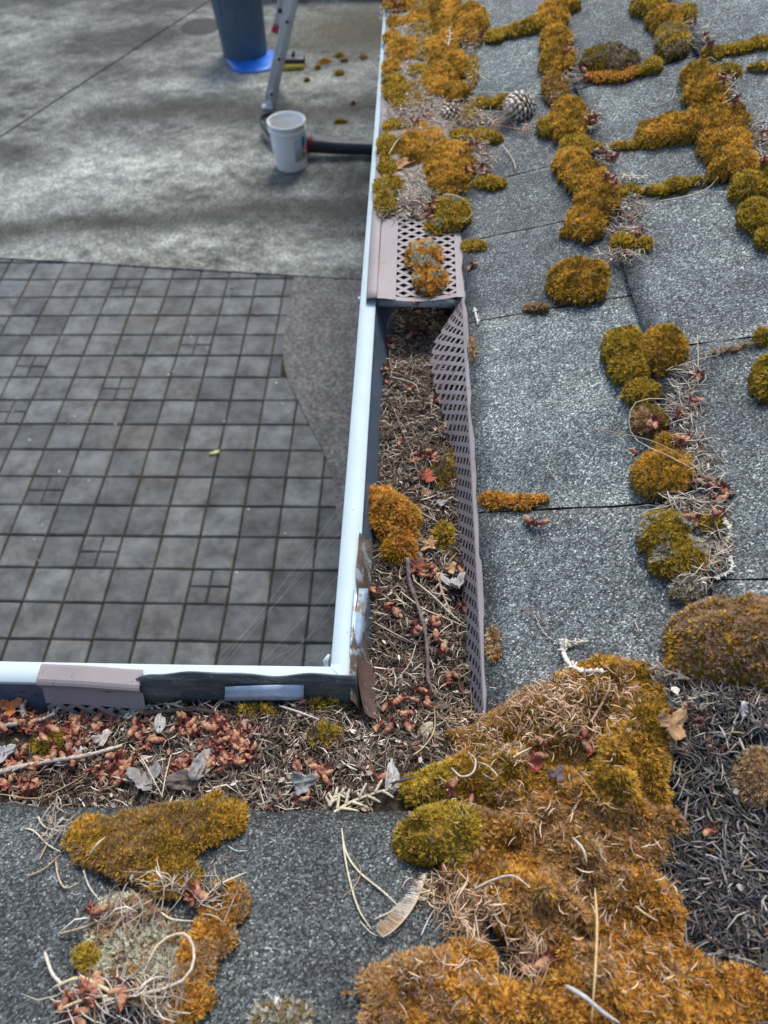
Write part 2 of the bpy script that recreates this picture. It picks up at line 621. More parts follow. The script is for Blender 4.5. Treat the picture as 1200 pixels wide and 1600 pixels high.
def paver_vf(P, top=.0, ch=.006):
    P = np.array(P); c = P.mean(0); n = len(P)
    d = P - c; L = np.linalg.norm(d, axis=1)[:, None]
    Q = c + d * (1 - ch * 1.4 / np.maximum(L, .01))
    V = np.vstack([np.c_[P, np.full(n, top - .06)], np.c_[P, np.full(n, top - .004)], np.c_[Q, np.full(n, top)]])
    F = [tuple(range(2 * n, 3 * n))]
    for k in (0, 1):
        for i in range(n):
            j = (i + 1) % n
            F.append((k * n + i, k * n + j, (k + 1) * n + j, (k + 1) * n + i))
    return V, F


def pyl_mesh(P, name='paver'):
    me = bpy.data.meshes.new(name)
    V, F = paver_vf(P); me.from_pydata([tuple(v) for v in V], [], F)
    me.materials.append(M['paver']); me.update()
    return me


def add_paver(me, x, y):
    o = bpy.data.objects.new('paver', me)
    o.parent = patio
    o.location = (x, y, -.004 + random.uniform(-.0025, .0015))
    o.rotation_euler = (random.uniform(-.004, .004), random.uniform(-.004, .004), random.uniform(-.022, .022) + random.choice((0, math.pi / 2, math.pi)) * (me in full_set))
    COL.objects.link(o)


def sq(h): return [(-h, -h), (h, -h), (h, h), (-h, h)]


def rough_sq(h):
    P = []
    for (a, b) in sq(h):
        P.append((a * random.uniform(.972, 1.008), b * random.uniform(.972, 1.008)))
    return P


full = [pyl_mesh(rough_sq(.0955)) for _ in range(9)]
small = [pyl_mesh(rough_sq(.0460)) for _ in range(3)]
full_set = set(full + small)
small_cells = {(-5, 13), (-7, 9), (-4, 8), (-5, 4), (-3, 2), (0, 1), (-2, 10), (-7, 7), (-9, 11), (-9, 5), (-8, 2)}
# the pad's slanted edge and straight edge as clip lines
pa, pb = np.array((-.845, 3.55)), np.array((-.40, 2.42))
nrm = np.array((pb[1] - pa[1], -(pb[0] - pa[0]))); nrm = nrm / np.linalg.norm(nrm)
if nrm @ (np.array((-2, 2.)) - pa) > 0: nrm = -nrm
rest = Acc()
for i in range(-24, 5):
    for j in range(-9, 18):
        cx_, cy_ = -1.1 + .2 * i + .1, 1.69 + .2 * j + .1
        P = [(cx_ + a, cy_ + b) for a, b in sq(.0955)]
        P = clip_poly(P, .106 / math.hypot(1, .106), 1 / math.hypot(1, .106), (4.47 - .44 * .106 + .015) / math.hypot(1, .106))
        if cy_ > 2.45:
            P2 = clip_poly(P, 1, 0, -.825) if P and cy_ > 3.58 else P
            P = clip_poly(P2, nrm[0], nrm[1], nrm @ pa + .065) if P2 and cy_ < 3.7 else P2
        else:
            P = clip_poly(P, nrm[0], nrm[1], nrm @ pa + .065) if P else P
        if len(P) < 3: continue
        A_ = np.array(P); area = .5 * abs(np.dot(A_[:, 0], np.roll(A_[:, 1], 1)) - np.dot(A_[:, 1], np.roll(A_[:, 0], 1)))
        if area < .0012: continue
        seen = -10 <= i and -1 <= j
        if not seen:
            V, F = paver_vf(P)
            n = len(P)
            fan = [(2 * n, 2 * n + k, 2 * n + k + 1, 2 * n + k + 1) for k in range(1, n - 1)]
            F2 = [f for f in F[1:]] + fan
            T_ = tri(np.array(F2)); ok = (T_[:, 1] != T_[:, 2]) & (T_[:, 0] != T_[:, 2])
            rest.add(V, T_[ok]); continue
        if len(P) == 4 and area > .0360:
            if (i, j) in small_cells:
                for a in (-1, 1):
                    for b in (-1, 1):
                        add_paver(random.choice(small), cx_ + a * .0492, cy_ + b * .0492)
            else:
                add_paver(random.choice(full), cx_, cy_)
        else:
            c = A_.mean(0)
            add_paver(pyl_mesh([tuple(q - c) for q in A_]), c[0], c[1])
rest.build('paver_field', M['paver'], patio, kind='stuff')

# ============================================================ THE HOUSE
house = empty('house', (0, 0, 0), label='house roof of grey asphalt shingles meeting in a mossy valley above two gutters', cat='house')
A = Acc()
A.add(*box_vf((.45, -.30, 0), (.60, 9.0, 2.42))); A.add(*box_vf((-5, -.45, 0), (.60, -.30, 2.42)))
A.build('wall', M['wall'], house)
A = Acc(); A.add(*box_vf((X0 + .003, Y0 - .02, 2.40), (X0 + .022, 9.0, 2.583)))
A.build('fascia', M['fascia'], house)
A = Acc(); A.add(*box_vf((-5, Y0 - .022, 2.40), (X0 + .0, Y0 - .003, 2.583)))
A.build('fascia', M['fascia'], house)
A = Acc()
A.add(*box_vf((X0 + .022, Y0 - .02, 2.405), (.45, 9.0, 2.42))); A.add(*box_vf((-5, -.45, 2.402), (X0 + .02, Y0 - .022, 2.417)))
A.build('soffit', M['fascia'], house)


def on_a(s, y, h): return np.stack([X0 + s * CO - h * SI, y + 0 * s, ZE + s * SI + h * CO], -1)      # slope distance s, along y


def on_b(s, x, h): return np.stack([x + 0 * s, Y0 - s * CO + h * SI, ZE + s * SI + h * CO], -1)


rf = Acc()
DH = -.0095
for th in (DH, DH - .012):
    a = on_a(np.array([.004, 4.0, 4.0, .004]), np.array([Y0, Y0 - 4.0 * CO, 9, 9]), th)
    b = on_b(np.array([.004, 4.0, 4.0, .004]), np.array([X0, X0 + 4.0 * CO, -6, -6]), th)
    rf.add(a, [(0, 1, 2, 3)]); rf.add(b, [(0, 1, 2, 3)])
roof = rf.build('roof', M['deck'], house)

EXPO = [0, .173]
while len(EXPO) < 11: EXPO.append(EXPO[-1] + .152)


def shingle(side, k, p0, p1, tone):
    s0, s1 = EXPO[k] - (.001 if k == 0 and side == 'a' else .004 if k == 0 else 0), EXPO[k + 1] + .012
    ns, npn = 9, 13
    s = np.linspace(s0, s1, ns)[:, None] + np.zeros((1, npn))
    p = np.linspace(p0 + .0009, p1 - .0009, npn)[None, :] + np.zeros((ns, 1))
    seed = 100 + k * 7 + (50 if side == 'b' else 0)
    edge = (fbm(p * 60, s * 0 + k, seed, 3) - .5) * .006
    s = s + edge * np.linspace(1, 0, ns)[:, None]
    p = p + (fbm(s * 60, p * 0 + p0 * 99, seed, 3) - .5) * .003 * np.where((np.arange(npn) == 0) | (np.arange(npn) == npn - 1), 1, 0)[None, :]
    if side == 'a': p = p - .20 * (s - (EXPO[k] + EXPO[k + 1]) / 2)     # the tabs lean a little
    # stop at the valley
    if side == 'a':
        lim = Y0 - s * CO + .0
        if (p < lim).all(): return
        p = np.maximum(p, lim)
    else:
        lim = X0 + s * CO - .0
        if (p > lim).all(): return
        p = np.minimum(p, lim)
    t = (s - s0) / (s1 - s0)
    lift = (fbm(p * 9 + k, s * 9, seed + 3, 2) - .5) * .003 * (1 - t)
    h = -.0005 - .0065 * t + lift + (fbm(p * 30, s * 30, seed + 5, 3) - .5) * .0016
    fn = on_a if side == 'a' else on_b
    top = fn(s, p, h); bot = fn(s, p, h - .0048)
    V = np.vstack([top.reshape(-1, 3), bot.reshape(-1, 3)])
    n = ns * npn; g = grid_f(ns, npn)
    F = [g]
    edges = [[(i * npn), ((i + 1) * npn)] for i in range(ns - 1)] + [[i * npn + npn - 1, (i + 1) * npn + npn - 1] for i in range(ns - 1)] + \
            [[j, j + 1] for j in range(npn - 1)]
    F.append(np.array([(a_, b_, b_ + n, a_ + n) for a_, b_ in edges]))
    F = np.vstack(F)
    c = np.tile(np.array(tone), (2 * n, 1)); 
    # worn edges are darker bitumen, granules missing
    wear = np.ones(2 * n); wear[:npn] = .55; wear[n:] = .35
    c = c * wear[:, None]
    mk('shingle', V, F, M['shingle'], roof, c)


def tn(v, g=0.0): return (v * (1 - g), v, v * (1 - .4 * g))


joints = {0: [-.1, .15, .41, .68, .836, .963, 1.163, 1.387, 1.62, 1.87, 2.12],
          1: [-.2, .05, .30, .555, .807, .927, 1.10, 1.38, 1.63, 1.88, 2.13],
          2: [-.3, -.08, .17, .42, .66, .86, 1.035, 1.30, 1.55, 1.80, 2.05]}
tones = {(0, 2): tn(1.45, .03), (0, 1): tn(1.15), (0, 3): tn(1.1), (0, 4): tn(.95), (0, 5): tn(1.0), (0, 6): tn(1.40, .04), (0, 7): tn(1.1), (1, 2): tn(.95), (1, 3): tn(1.25), (1, 4): tn(1.1)}
for k in range(0, 8):
    js = joints.get(k) or [j + random.uniform(-.04, .04) for j in np.arange(-.9, 2.2, .26)]
    for q in range(len(js) - 1):
        tone = tones.get((k, q), tn(random.uniform(.95, 1.4), random.uniform(-.02, .05)))
        shingle('a', k, js[q], js[q + 1], tone)
for k in range(0, 5):
    js = [-1.30, -1.05, -.78, -.50, -.185, .075, .33, .6] if k % 2 == 0 else [-1.2, -.92, -.62, -.33, -.06, .2, .45, .7]
    for q in range(len(js) - 1):
        shingle('b', k, js[q], js[q + 1], tn(random.uniform(.62, .72)))
far = Acc()                                   # the roof goes on beyond what the photograph shows
far.add(on_a(np.array([-.01, 2.6, 2.6, -.01]), np.array([2.125, 2.125, 9, 9]), .0), [(0, 1, 2, 3)])
far.add(on_b(np.array([-.01, 1.2, 1.2, -.01]), np.array([-6, -6, -1.305, -1.305]), .0), [(0, 1, 2, 3)])
far.build('shingle_field', M['shingle'], roof, kind='stuff')

# ============================================================ THE GUTTERS
def sweep(prof, path_fn, ts):
    V = []; n = len(prof)
    for t in ts:
        V += [path_fn(p, t) for p in prof]
    F = [(i * n + j, i * n + j + 1, (i + 1) * n + j + 1, (i + 1) * n + j) for i in range(len(ts) - 1) for j in range(n - 1)]
    return np.array(V, float), np.array(F)


# profile: distance from the lip's outer edge towards the house, height
lipp = [(.0, LZ - .034), (-.0005, LZ - .012), (.0, LZ - .003), (.0010, LZ), (.0100, LZ + .0003), (.0184, LZ), (.0190, LZ - .0012), (.0190, LZ - .0045), (.0175, LZ - .012)]
inner = [(.0195, LZ - .004), (.0225, LZ - .018), (.0275, LZ - .034), (.034, LZ - .060), (.040, LZ - .090), (.112, LZ - .092), (.1205, LZ - .080), (.1215, LZ - .0)]
outer = [(.0, LZ - .034), (.010, LZ - .048), (.026, LZ - .070), (.033, LZ - .094), (.118, LZ - .097)]


def ga(p, t): return (LX + p[0], t, p[1])


def gb(p, t): return (t, LY - p[0], p[1])


def mitre(fn, near_first):
    # the two gutters meet on the diagonal of the corner: pull the end station back by the profile's own offset
    def f(p, t):
        if near_first: return fn(p, LY - p[0] if t == 'm' else max(t, LY - p[0]))
        return fn(p, LX + p[0] if t == 'm' else min(t, LX + p[0]))
    return f


def gutter(label, fn, ts_lip, ts_in, near_first):
    ysum = ts_in[0]
    g = empty('rain_gutter', tuple(fn((.05, 2.5), (ts_in[0] + ts_in[-1]) / 2)), label=label, cat='gutter')
    fn = mitre(fn, near_first)
    wob = lambda f: (lambda p, t: tuple(np.array(f(p, t)) + np.array([0, 0, .0008 * math.sin(t * 9) * min(1, abs(t - (LY if near_first else LX)) * 10)])))
    V, F = sweep(lipp, wob(fn), ts_lip); o = mk('front_lip', V, F, M['enamel'], g, smooth=False); solidify(o, .0009)
    V, F = sweep(inner, fn, ts_in); o = mk('trough', V, F, M['inner'], g, smooth=False)
    V, F = sweep(outer, fn, ts_lip); mk('front_face', V, F, M['enamel'], g, smooth=True)
    return g


ga1 = gutter('long pale blue rain gutter running away along the roof edge, half filled with needles', ga, list(np.linspace(LY - .035, LY + .01, 12)) + list(np.linspace(LY + .06, 8.8, 150)), list(np.linspace(Y0 - .0, LY + .01, 14)) + list(np.linspace(LY + .2, 8.8, 60)), True)
gb1 = gutter('pale blue rain gutter crossing the foot of the picture, heaped with brown litter', gb, list(np.linspace(-5.5, LX - .05, 130)) + list(np.linspace(LX - .01, LX + .03, 12)), list(np.linspace(-5.5, LX - .1, 60)) + list(np.linspace(LX - .01, X0 - .002, 14)), False)
# the folded tab where the two lips meet
A = Acc()
A.add(*tube_vf([(LX - .0035, LY + .001, LZ - .006), (LX - .004, LY + .004, LZ + .001), (LX - .001, LY + .008, LZ + .0035)], [.0018, .0022, .001], 7))
A.build('corner_tab', M['enamel'], gb1, smooth=True)
# spike and sleeve across the long gutter, spike heads outside
for yy in (.765, 1.45):
    A = Acc(); A.add(*tube_vf([(LX + .004, yy, LZ - .011), (X0 - .003, yy - .003, LZ - .012)], .0052, 14)); A.build('spike_sleeve', M['rod'], ga1, smooth=True)
    A = Acc(); A.add(*tube_vf([(LX - .0035, yy + .003, LZ - .011), (LX - .0002, yy + .003, LZ - .011)], .0045, 10)); A.build('spike_head', M['zinc'], ga1, smooth=True)

# ------------------------------------------------------------ gutter guards
PU, PV, DA, DB = .0147, .0177, .0041, .0058   # pitch along the gutter, across it, half sizes of a hole


def diamond_cells(nu, nv, skip=None, jag=None):
    """flat lattice (u along, v across) of plate with lozenge holes in staggered rows"""
    V = []; F = []; idx = {}
    def vid(a, b):
        k = (round(a * 1e5), round(b * 1e5))
        if k not in idx: idx[k] = len(V); V.append((a, b))
        return idx[k]
    for i in range(nu):
        for j in range(nv):
            c = ((i + .5) * PU, (j + .5) * PV)
            for sx in (-1, 1):
                for sy in (-1, 1):
                    q = [(DA, 0), (PU / 2, 0), (PU / 2, PV / 2 - DB), (PU / 2 - DA, PV / 2), (0, PV / 2), (0, DB)]
                    if (sx * sy) < 0: q = q[::-1]
                    F.append([vid(c[0] + sx * a, c[1] + sy * b) for a, b in q])
    return V, F


def plate(name, V2, F, fn, parent, mat=M['guard'], th=.0007):
    P = np.array([fn(a, b) for a, b in V2], float) - wloc(parent)
    me = bpy.data.meshes.new(name); me.from_pydata([tuple(p) for p in P], [], F); me.update()
    o = link(name, me, mat, parent); solidify(o, th, 0)
    return o


def strip_grid(u0, u1, v0, v1, nu, nv):
    u = np.linspace(u0, u1, nu); v = np.linspace(v0, v1, nv)
    V = [(a, b) for a in u for b in v]
    return V, [list(f) for f in grid_f(nu, nv)]


# (1) the panel still lying on the long gutter
GY0 = .747
g1 = empty('gutter_guard', (X0 - .05, GY0, LZ), label='flat mauve gutter guard panel with lozenge holes, still lying on the long gutter under moss', cat='gutter guard')


def bow(t, d):                                # its near edge is bent down in the middle
    return -.0035 * math.exp(-((t - GY0) / .05) ** 2) * math.sin(max(0, min(1, (d + .045) / .1)) * math.pi) + .0008 * math.sin(t * 23 + d * 40)


nu1 = 70
Vh, Fh = diamond_cells(nu1, 4)
plate('perforated_sheet', Vh, Fh, lambda a, b: (-.0245 + b, GY0 + .007 + a, ZE - .005 + bow(GY0 + a, -.02 + b) + .002 * b / .07), g1)
Vs, Fs = strip_grid(0, nu1 * PU + .02, 0, .0215, 150, 4)
plate('plain_margin', Vs, Fs, lambda a, b: (-.0460 + b, GY0 + a, ZE - .005 + bow(GY0 + a, -.05 + b)), g1)
Vs, Fs = strip_grid(0, nu1 * PU + .02, 0, .0105, 150, 3)
plate('plain_margin', Vs, Fs, lambda a, b: (-.0245 + 4 * PV + b, GY0 + a, ZE - .003 + bow(GY0 + a, .05)), g1)
Vs, Fs = strip_grid(0, 4 * PV, 0, .007, 24, 3)
plate('front_margin', Vs, [f[::-1] for f in Fs], lambda a, b: (-.0245 + a, GY0 + b, ZE - .005 + bow(GY0 + b, -.02 + a) + .002 * a / .07 - .001 * math.sin(a * 44)), g1)
# rolled front rail of the guard that grips the lip
prof = [(-.0560, LZ - .002), (-.0560, ZE - .0065), (-.0550, ZE - .0030), (-.0480, ZE - .0022), (-.0462, ZE - .0030), (-.0455, ZE - .0060)]
prof = [(-.0592, LZ + .0008), (-.0590, ZE - .0060), (-.0580, ZE - .0035), (-.0478, ZE - .0025), (-.0462, ZE - .0034), (-.0458, ZE - .0065)]
for (a, b) in ((GY0 - .001, 1.128), (1.131, 2.2), (2.203, 5.0)):
    V, F = sweep(prof, lambda p, t: (p[0] + .0006 * math.sin(t * 12), t, p[1]), list(np.linspace(a, b, 24)))
    solidify(mk('front_rail', V, F, M['guard'], g1), .0008)
Vs, Fs = strip_grid(0, 3.2, 0, .1, 40, 4)
plate('far_sheet', Vs, Fs, lambda a, b: (-.045 + b, 1.80 + a, ZE - .005), g1)

# (2) the panel that has dropped into the long gutter
g2 = empty('gutter_guard', (X0 - .01, .25, 2.55), label='bent mauve guard panel with slanted lozenge holes, sagging down into the gutter beside the shingles', cat='gutter guard')
YT = [.225, .33, .45, .50, .56, .60, .64, .68, .705, .748]
XM = [.0505, .0495, .0480, .047, .045, .041, .037, .036, .041, .051]
ZM = [2.574, 2.574, 2.575, 2.576, 2.577, 2.578, 2.580, 2.583, 2.586, 2.593]
XL = [.0450, .0435, .0410, .040, .036, .029, .020, .0155, .021, .046]
ZL = [2.546, 2.548, 2.550, 2.551, 2.552, 2.554, 2.558, 2.562, 2.568, 2.582]


def hang(a, b):                               # a along the gutter, b from the roof edge down
    y = a
    xm, zm, xl, zl = (np.interp(y, YT, q) for q in (XM, ZM, XL, ZL))
    top = np.array([X0 + .0005, y, ZE - .0015 + .0008 * math.sin(y * 40)])
    mid = np.array([xm, y, zm]); low = np.array([xl, y, zl])
    t = b / .0645
    if t < .14: return tuple(top + (np.array([X0 - .004, y, ZE - .004]) - top) * t / .14)
    e = np.array([X0 - .004, y, ZE - .004])
    if t < .55: return tuple(e + (mid - e) * (t - .14) / .41)
    return tuple(mid + (low - mid) * (t - .55) / .45)


nu2 = 36
Vh, Fh = diamond_cells(nu2, 3)
plate('perforated_sheet', Vh, Fh, lambda a, b: hang(.222 + a + .006, .0105 + b), g2)
Vs, Fs = strip_grid(0, nu2 * PU, 0, .0105, 120, 5)
plate('plain_margin', Vs, Fs, lambda a, b: hang(.222 + a + .006, b), g2)
Vs, Fs = strip_grid(0, .012, 0, .0636, 5, 22)
plate('end_margin', Vs, Fs, lambda a, b: hang(.216 + a, b), g2)

# (3) the scrap of guard clipped to the near gutter
p3 = gat(65, 1045, LZ); q3 = gat(222, 1062, LZ)
g3 = empty('gutter_guard', (float(p3[0]), LY - .02, LZ), label='short scrap of mauve gutter guard hooked over the near gutter lip at left', cat='gutter guard')
xa, xb = float(p3[0]), float(q3[0])


def scrap(a, b):
    t = (a - xa) / (xb - xa)
    ysh = -.004 * t
    pts = [(LY - .0035 + ysh, LZ + .0022), (LY - .0042 + ysh, LZ + .0034), (LY - .017 + ysh, LZ + .0030), (LY - .0205 + ysh, LZ + .001), (LY - .0205 + ysh, LZ - .004), (LY - .0195 + ysh, LZ - .006), (LY - .0265 + ysh, LZ - .019), (LY - .0345 + ysh, LZ - .042)]
    L = [0, .001, .014, .018, .023, .026, .040, .075]
    y = np.interp(b, L, [p[0] for p in pts]); z = np.interp(b, L, [p[1] for p in pts])
    return (a, y, z + .0006 * math.sin(a * 90))


Vs, Fs = strip_grid(xa, xb, 0, .0255, 14, 12)
plate('hooked_rail', Vs, Fs, scrap, g3)
Vs, Fs = strip_grid(xa + .002, xb + .001, .0255, .0415, 14, 4)
plate('plain_margin', Vs, Fs, scrap, g3)
nu3 = int((xb - xa - .003) / PU)
Vh, Fh = diamond_cells(nu3, 1)
wid = (xb - xa - .001) / (nu3 * PU)
plate('perforated_sheet', Vh, Fh, lambda a, b: scrap(xa + .002 + a * wid, .0415 + b), g3)

# ------------------------------------------------------------ splash guard round the inside corner
sg = empty('splash_guard', (LX + .02, LY - .02, LZ - .03), label='tarnished sheet metal splash guard bent round the inside corner of the gutters', cat='splash guard')


def wav(x, k): return .0016 * math.sin(x * 70 + k) + .001 * math.sin(x * 133 + 2 * k)


xs = np.linspace(float(gat(218, 1050, LZ)[0]), LX + .022, 60)
V = []; F = []
for i, x in enumerate(xs):
    t = (x - xs[0]) / .006
    drop = .0 if t > 3 else -.012 * (1 - t / 3) ** 2
    for (yy, zz) in ((LY - .0160, LZ + .0145 + wav(x, 0) * 1.5 + drop), (LY - .0182, LZ + .005 + drop), (LY - .0204, LZ - .003), (LY - .0226, LZ - .0115), (LY - .0252, LZ - .020 + wav(x, 1) * .4)):
        V.append((x, yy, zz))
mk('near_sheet', V, grid_f(60, 5), M['sheet'], sg, smooth=False); solidify(sg.children[-1], .0006, 0)
ys = np.linspace(LY - .03, float(gat(563, 835, LZ)[1]), 70)
V = []
for y in ys:
    t = (y - ys[0]) / (ys[-1] - ys[0])
    zlow = -.024 + (.018 * max(0, (t - .78) / .22) ** 1.5)
    out = .0012 * math.sin(t * 9)
    for (xx, zz) in ((LX + .0170 + wav(y, 3) * .5, LZ + .0030), (LX + .0205 + out * .3, LZ - .001), (LX + .0222 + out * .5, LZ - .008), (LX + .0245 + out, LZ + .5 * zlow - .006), (LX + .0268 + out, LZ + zlow)):
        V.append((xx, y, zz))
mk('far_sheet', V, grid_f(70, 5), M['rust'], sg, smooth=True); solidify(sg.children[-1], .0006, 0)
V = []
for y in np.linspace(LY - .038, LY + .012, 16):
    t = (y - (LY - .038)) / .050
    sk = .008 * (1 - t) ** 2
    for (xx, zz) in ((LX + .0215 + sk, LZ - .002), (LX + .0245 + sk, LZ - .010), (LX + .0285 + sk * 1.5, LZ - .018), (LX + .0335 + sk * 1.7, LZ - .0265)):
        V.append((xx, y, zz + (fbm(y * 90, xx * 90, 4) - .5) * .003))
mk('corner_sheet', V, grid_f(16, 4), M['redlead'], sg, smooth=True); solidify(sg.children[-1], .0006, 0)


def strap(pts):
    P = [gat(u, v, z) for u, v, z in pts]
    V = []
    n = 9
    for i in range(n):
        for j in range(4):
            a = i / (n - 1); b = j / 3
            p = (P[0] * (1 - a) + P[1] * a) * (1 - b) + (P[3] * (1 - a) + P[2] * a) * b
            V.append(p + np.array([0, 0, .0012 * math.sin(a * 3.1)]))
    o = mk('zinc_strap', V, grid_f(n, 4), M['zinc'], sg, smooth=True); solidify(o, .001, 0); return o


strap([(352, 1073, 2.5945), (475, 1070, 2.5945), (474, 1094, 2.585), (351, 1095, 2.585)])
strap([(547, 1010, 2.592), (553, 920, 2.592), (575, 920, 2.586), (564, 1012, 2.586)])
strap([(547, 1028, 2.591), (547, 1012, 2.591), (563, 1013, 2.585), (560, 1040, 2.582)])

# ============================================================ LITTER (uncountable)
def stuff_sheet(name, X, Y, Z, C, mask, mat, **kw):
    nx, ny = X.shape
    F = grid_f(nx, ny)
    mk_ = mask.ravel()
    F = F[mk_[F].all(1)]
    used = np.unique(F); re = -np.ones(nx * ny, int); re[used] = np.arange(len(used))
    V = np.stack([X, Y, Z], -1).reshape(-1, 3)[used]
    return V, re[F], C.reshape(-1, 3)[used]


PAL = np.array([(.078, .058, .043), (.21, .162, .118), (.40, .33, .25), (.68, .61, .51), (.24, .10, .06), (.36, .28, .17)])
PW = np.array([.36, .27, .15, .12, .04, .06]); PW = PW / PW.sum()


def needles_vf(P, L, W, ang, tilt, bend, C):
    """many bent needles at once; P centres (n,3)"""
    n = len(P); st = 4
    d = np.stack([np.cos(ang) * np.cos(tilt), np.sin(ang) * np.cos(tilt), np.sin(tilt)], 1)
    s = np.stack([-np.sin(ang), np.cos(ang), 0 * ang], 1)
    up = np.cross(d, s)
    t = np.linspace(-.5, .5, st)
    cen = P[:, None, :] + d[:, None, :] * (t[None, :, None] * L[:, None, None]) + s[:, None, :] * ((t[None, :, None] ** 2 - .08) * (bend * L)[:, None, None]) \
        - up[:, None, :] * (np.abs(t[None, :, None]) ** 2 * (L * .15)[:, None, None])
    w = W[:, None] * np.array([.45, 1, .95, .3])[None, :]
    V = []
    for k in range(3):
        a = k * 2 * math.pi / 3
        V.append(cen + (math.cos(a) * s + .6 * math.sin(a) * up)[:, None, :] * w[:, :, None])
    V = np.stack(V, 2).reshape(-1, 3)         # n, st, 3
    base = np.arange(n)[:, None] * (st * 3)
    f = []
    for i in range(st - 1):
        for k in range(3):
            q = (k + 1) % 3
            f += [(i * 3 + k, i * 3 + q, (i + 1) * 3 + q), (i * 3 + k, (i + 1) * 3 + q, (i + 1) * 3 + k)]
    F = (base[:, :, None] + np.array(f)[None].reshape(1, -1)[:, None, :]).reshape(-1, 3)
    CC = np.repeat(C, st * 3, axis=0)
    return V, F, CC


def flakes_vf(P, S, C):
    """small bent scraps of leaf and bark"""
    n = len(P)
    a = rng.uniform(0, 6.28, n)
    d = np.stack([np.cos(a), np.sin(a), rng.normal(0, .35, n)], 1); s = np.stack([-np.sin(a), np.cos(a), rng.normal(0, .35, n)], 1)
    asp = rng.uniform(.25, .7, n)
    V = []
    for (x, y, z) in ((-1, -.5, 0), (-.2, -1, .2), (1, 0, -.1), (.1, 1, .25), (-.8, .6, 0)):
        V.append(P + d * (x * S)[:, None] + s * (y * S * asp)[:, None] + np.array([0, 0, 1]) * (z * S)[:, None])
    V = np.stack(V, 1).reshape(-1, 3)
    b = np.arange(n)[:, None] * 5
    F = (b[:, :, None] + np.array([0, 1, 2, 0, 2, 3, 0, 3, 4])[None, None, :]).reshape(-1, 3)
    return V, F, np.repeat(C, 5, axis=0)


def pick_col(n, pal=PAL, w=PW, var=.25):
    c = pal[rng.choice(len(pal), n, p=w)]
    return c * rng.uniform(1 - var, 1 + var, (n, 1))


def scatter_litter(name, sampler, n, L, W, pal=PAL, w=PW, thick=.006, flakes=.12, zf=None, **kw):
    XY = sampler(n)
    n = len(XY)
    h = rng.uniform(0, 1, n) ** 1.3 * thick
    P = np.c_[XY, (zf or surf)(XY[:, 0], XY[:, 1]) + h]
    Ls = rng.uniform(L[0], L[1], n) * rng.choice([.5, 1, 1, 1.5], n)
    Ws = rng.uniform(W[0], W[1], n)
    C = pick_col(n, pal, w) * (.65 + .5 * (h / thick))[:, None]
    V, F, CC = needles_vf(P, Ls, Ws, rng.uniform(0, 6.28, n), rng.normal(0, .22, n), rng.normal(0, .55, n), C)
    A = Acc(); A.add(V, F, CC)
    m_ = int(n * flakes)
    if m_:
        i = rng.choice(n, m_)
        A.add(*flakes_vf(P[i] + [0, 0, .001], rng.uniform(.0012, .0036, m_), pick_col(m_, pal, w) * .9))
    o = A.build(name, M['needle'], kind='stuff', **kw)
    return o


def mulch_sheet(name, x0, x1, y0, y1, g, lim=None, lift=0.0, **kw):
    nx, ny = int((x1 - x0) / g), int((y1 - y0) / g)
    X, Y = np.meshgrid(np.linspace(x0, x1, nx), np.linspace(y0, y1, ny), indexing='ij')
    Z = litter_z(X, Y) + (fbm(X * 300, Y * 300, 8, 3) - .5) * .004 + lift
    mask = np.ones_like(X, bool) if lim is None else lim(X, Y)
    c = .045 + .05 * fbm(X * 200, Y * 200, 9, 3)
    C = np.stack([c, c * .76, c * .56], -1)
    V, F, C = stuff_sheet(name, X, Y, Z, C, mask, M['mulch'])
    return mk(name, V, F, M['mulch'], C=C, kind='stuff', **kw)


mulch_sheet('rotted_litter', -.0425, X0 - .006, Y0 - .0, 1.75, .0022, label='dark rotted litter bed filling the long gutter', cat='litter')
mulch_sheet('rotted_litter', -.62, -.0425, Y0 - .0, LY - .0225, .0022, label='dark rotted litter bed filling the near gutter', cat='litter')


gx_, gy_ = np.meshgrid(np.linspace(-.045, X0 - .001, 40), np.linspace(.90, 2.2, 300), indexing='ij')
keep = gy_ > .955 + .05 * (fbm(gx_ * 60, gy_ * 60, 71) - .5) + .02 * np.sin(gx_ * 60)
cz = .16 + .22 * fbm(gx_ * 160, gy_ * 160, 72, 3)
V, F, C = stuff_sheet('x', gx_, gy_, ZE - .003 + .006 * fbm(gx_ * 60, gy_ * 60, 73, 3), np.stack([cz, cz * .88, cz * .74], -1), keep, None)
mk('rotted_litter', V, F, M['mulch'], C=C, kind='stuff', label='crumbly grey litter bed clogging the far guard panel', cat='litter')


def in_box(x0, x1, y0, y1):
    return lambda n: np.c_[rng.uniform(x0, x1, n), rng.uniform(y0, y1, n)]


def in_blobs(bl):
    """bl: list of (u, v, ru, rv) read on the photograph, scattered on the surface there"""
    w = np.array([b[2] * b[3] for b in bl], float); w /= w.sum()
    fr = []
    for (u, v, ru, rv) in bl:
        c = at(u, v); a = at(u + 12, v); b = at(u, v + 12)
        fr.append((c, (a - c) / 12 * ru, (b - c) / 12 * rv))
    def f(n):
        i = rng.choice(len(bl), n, p=w)
        r = np.sqrt(rng.uniform(0, 1, n)) * (1 + .25 * rng.normal(0, 1, n)); a = rng.uniform(0, 6.28, n)
        c = np.array([fr[k][0][:2] for k in i]); e = np.array([fr[k][1][:2] for k in i]); g = np.array([fr[k][2][:2] for k in i])
        return c + e * (r * np.cos(a))[:, None] + g * (r * np.sin(a))[:, None]
    return f


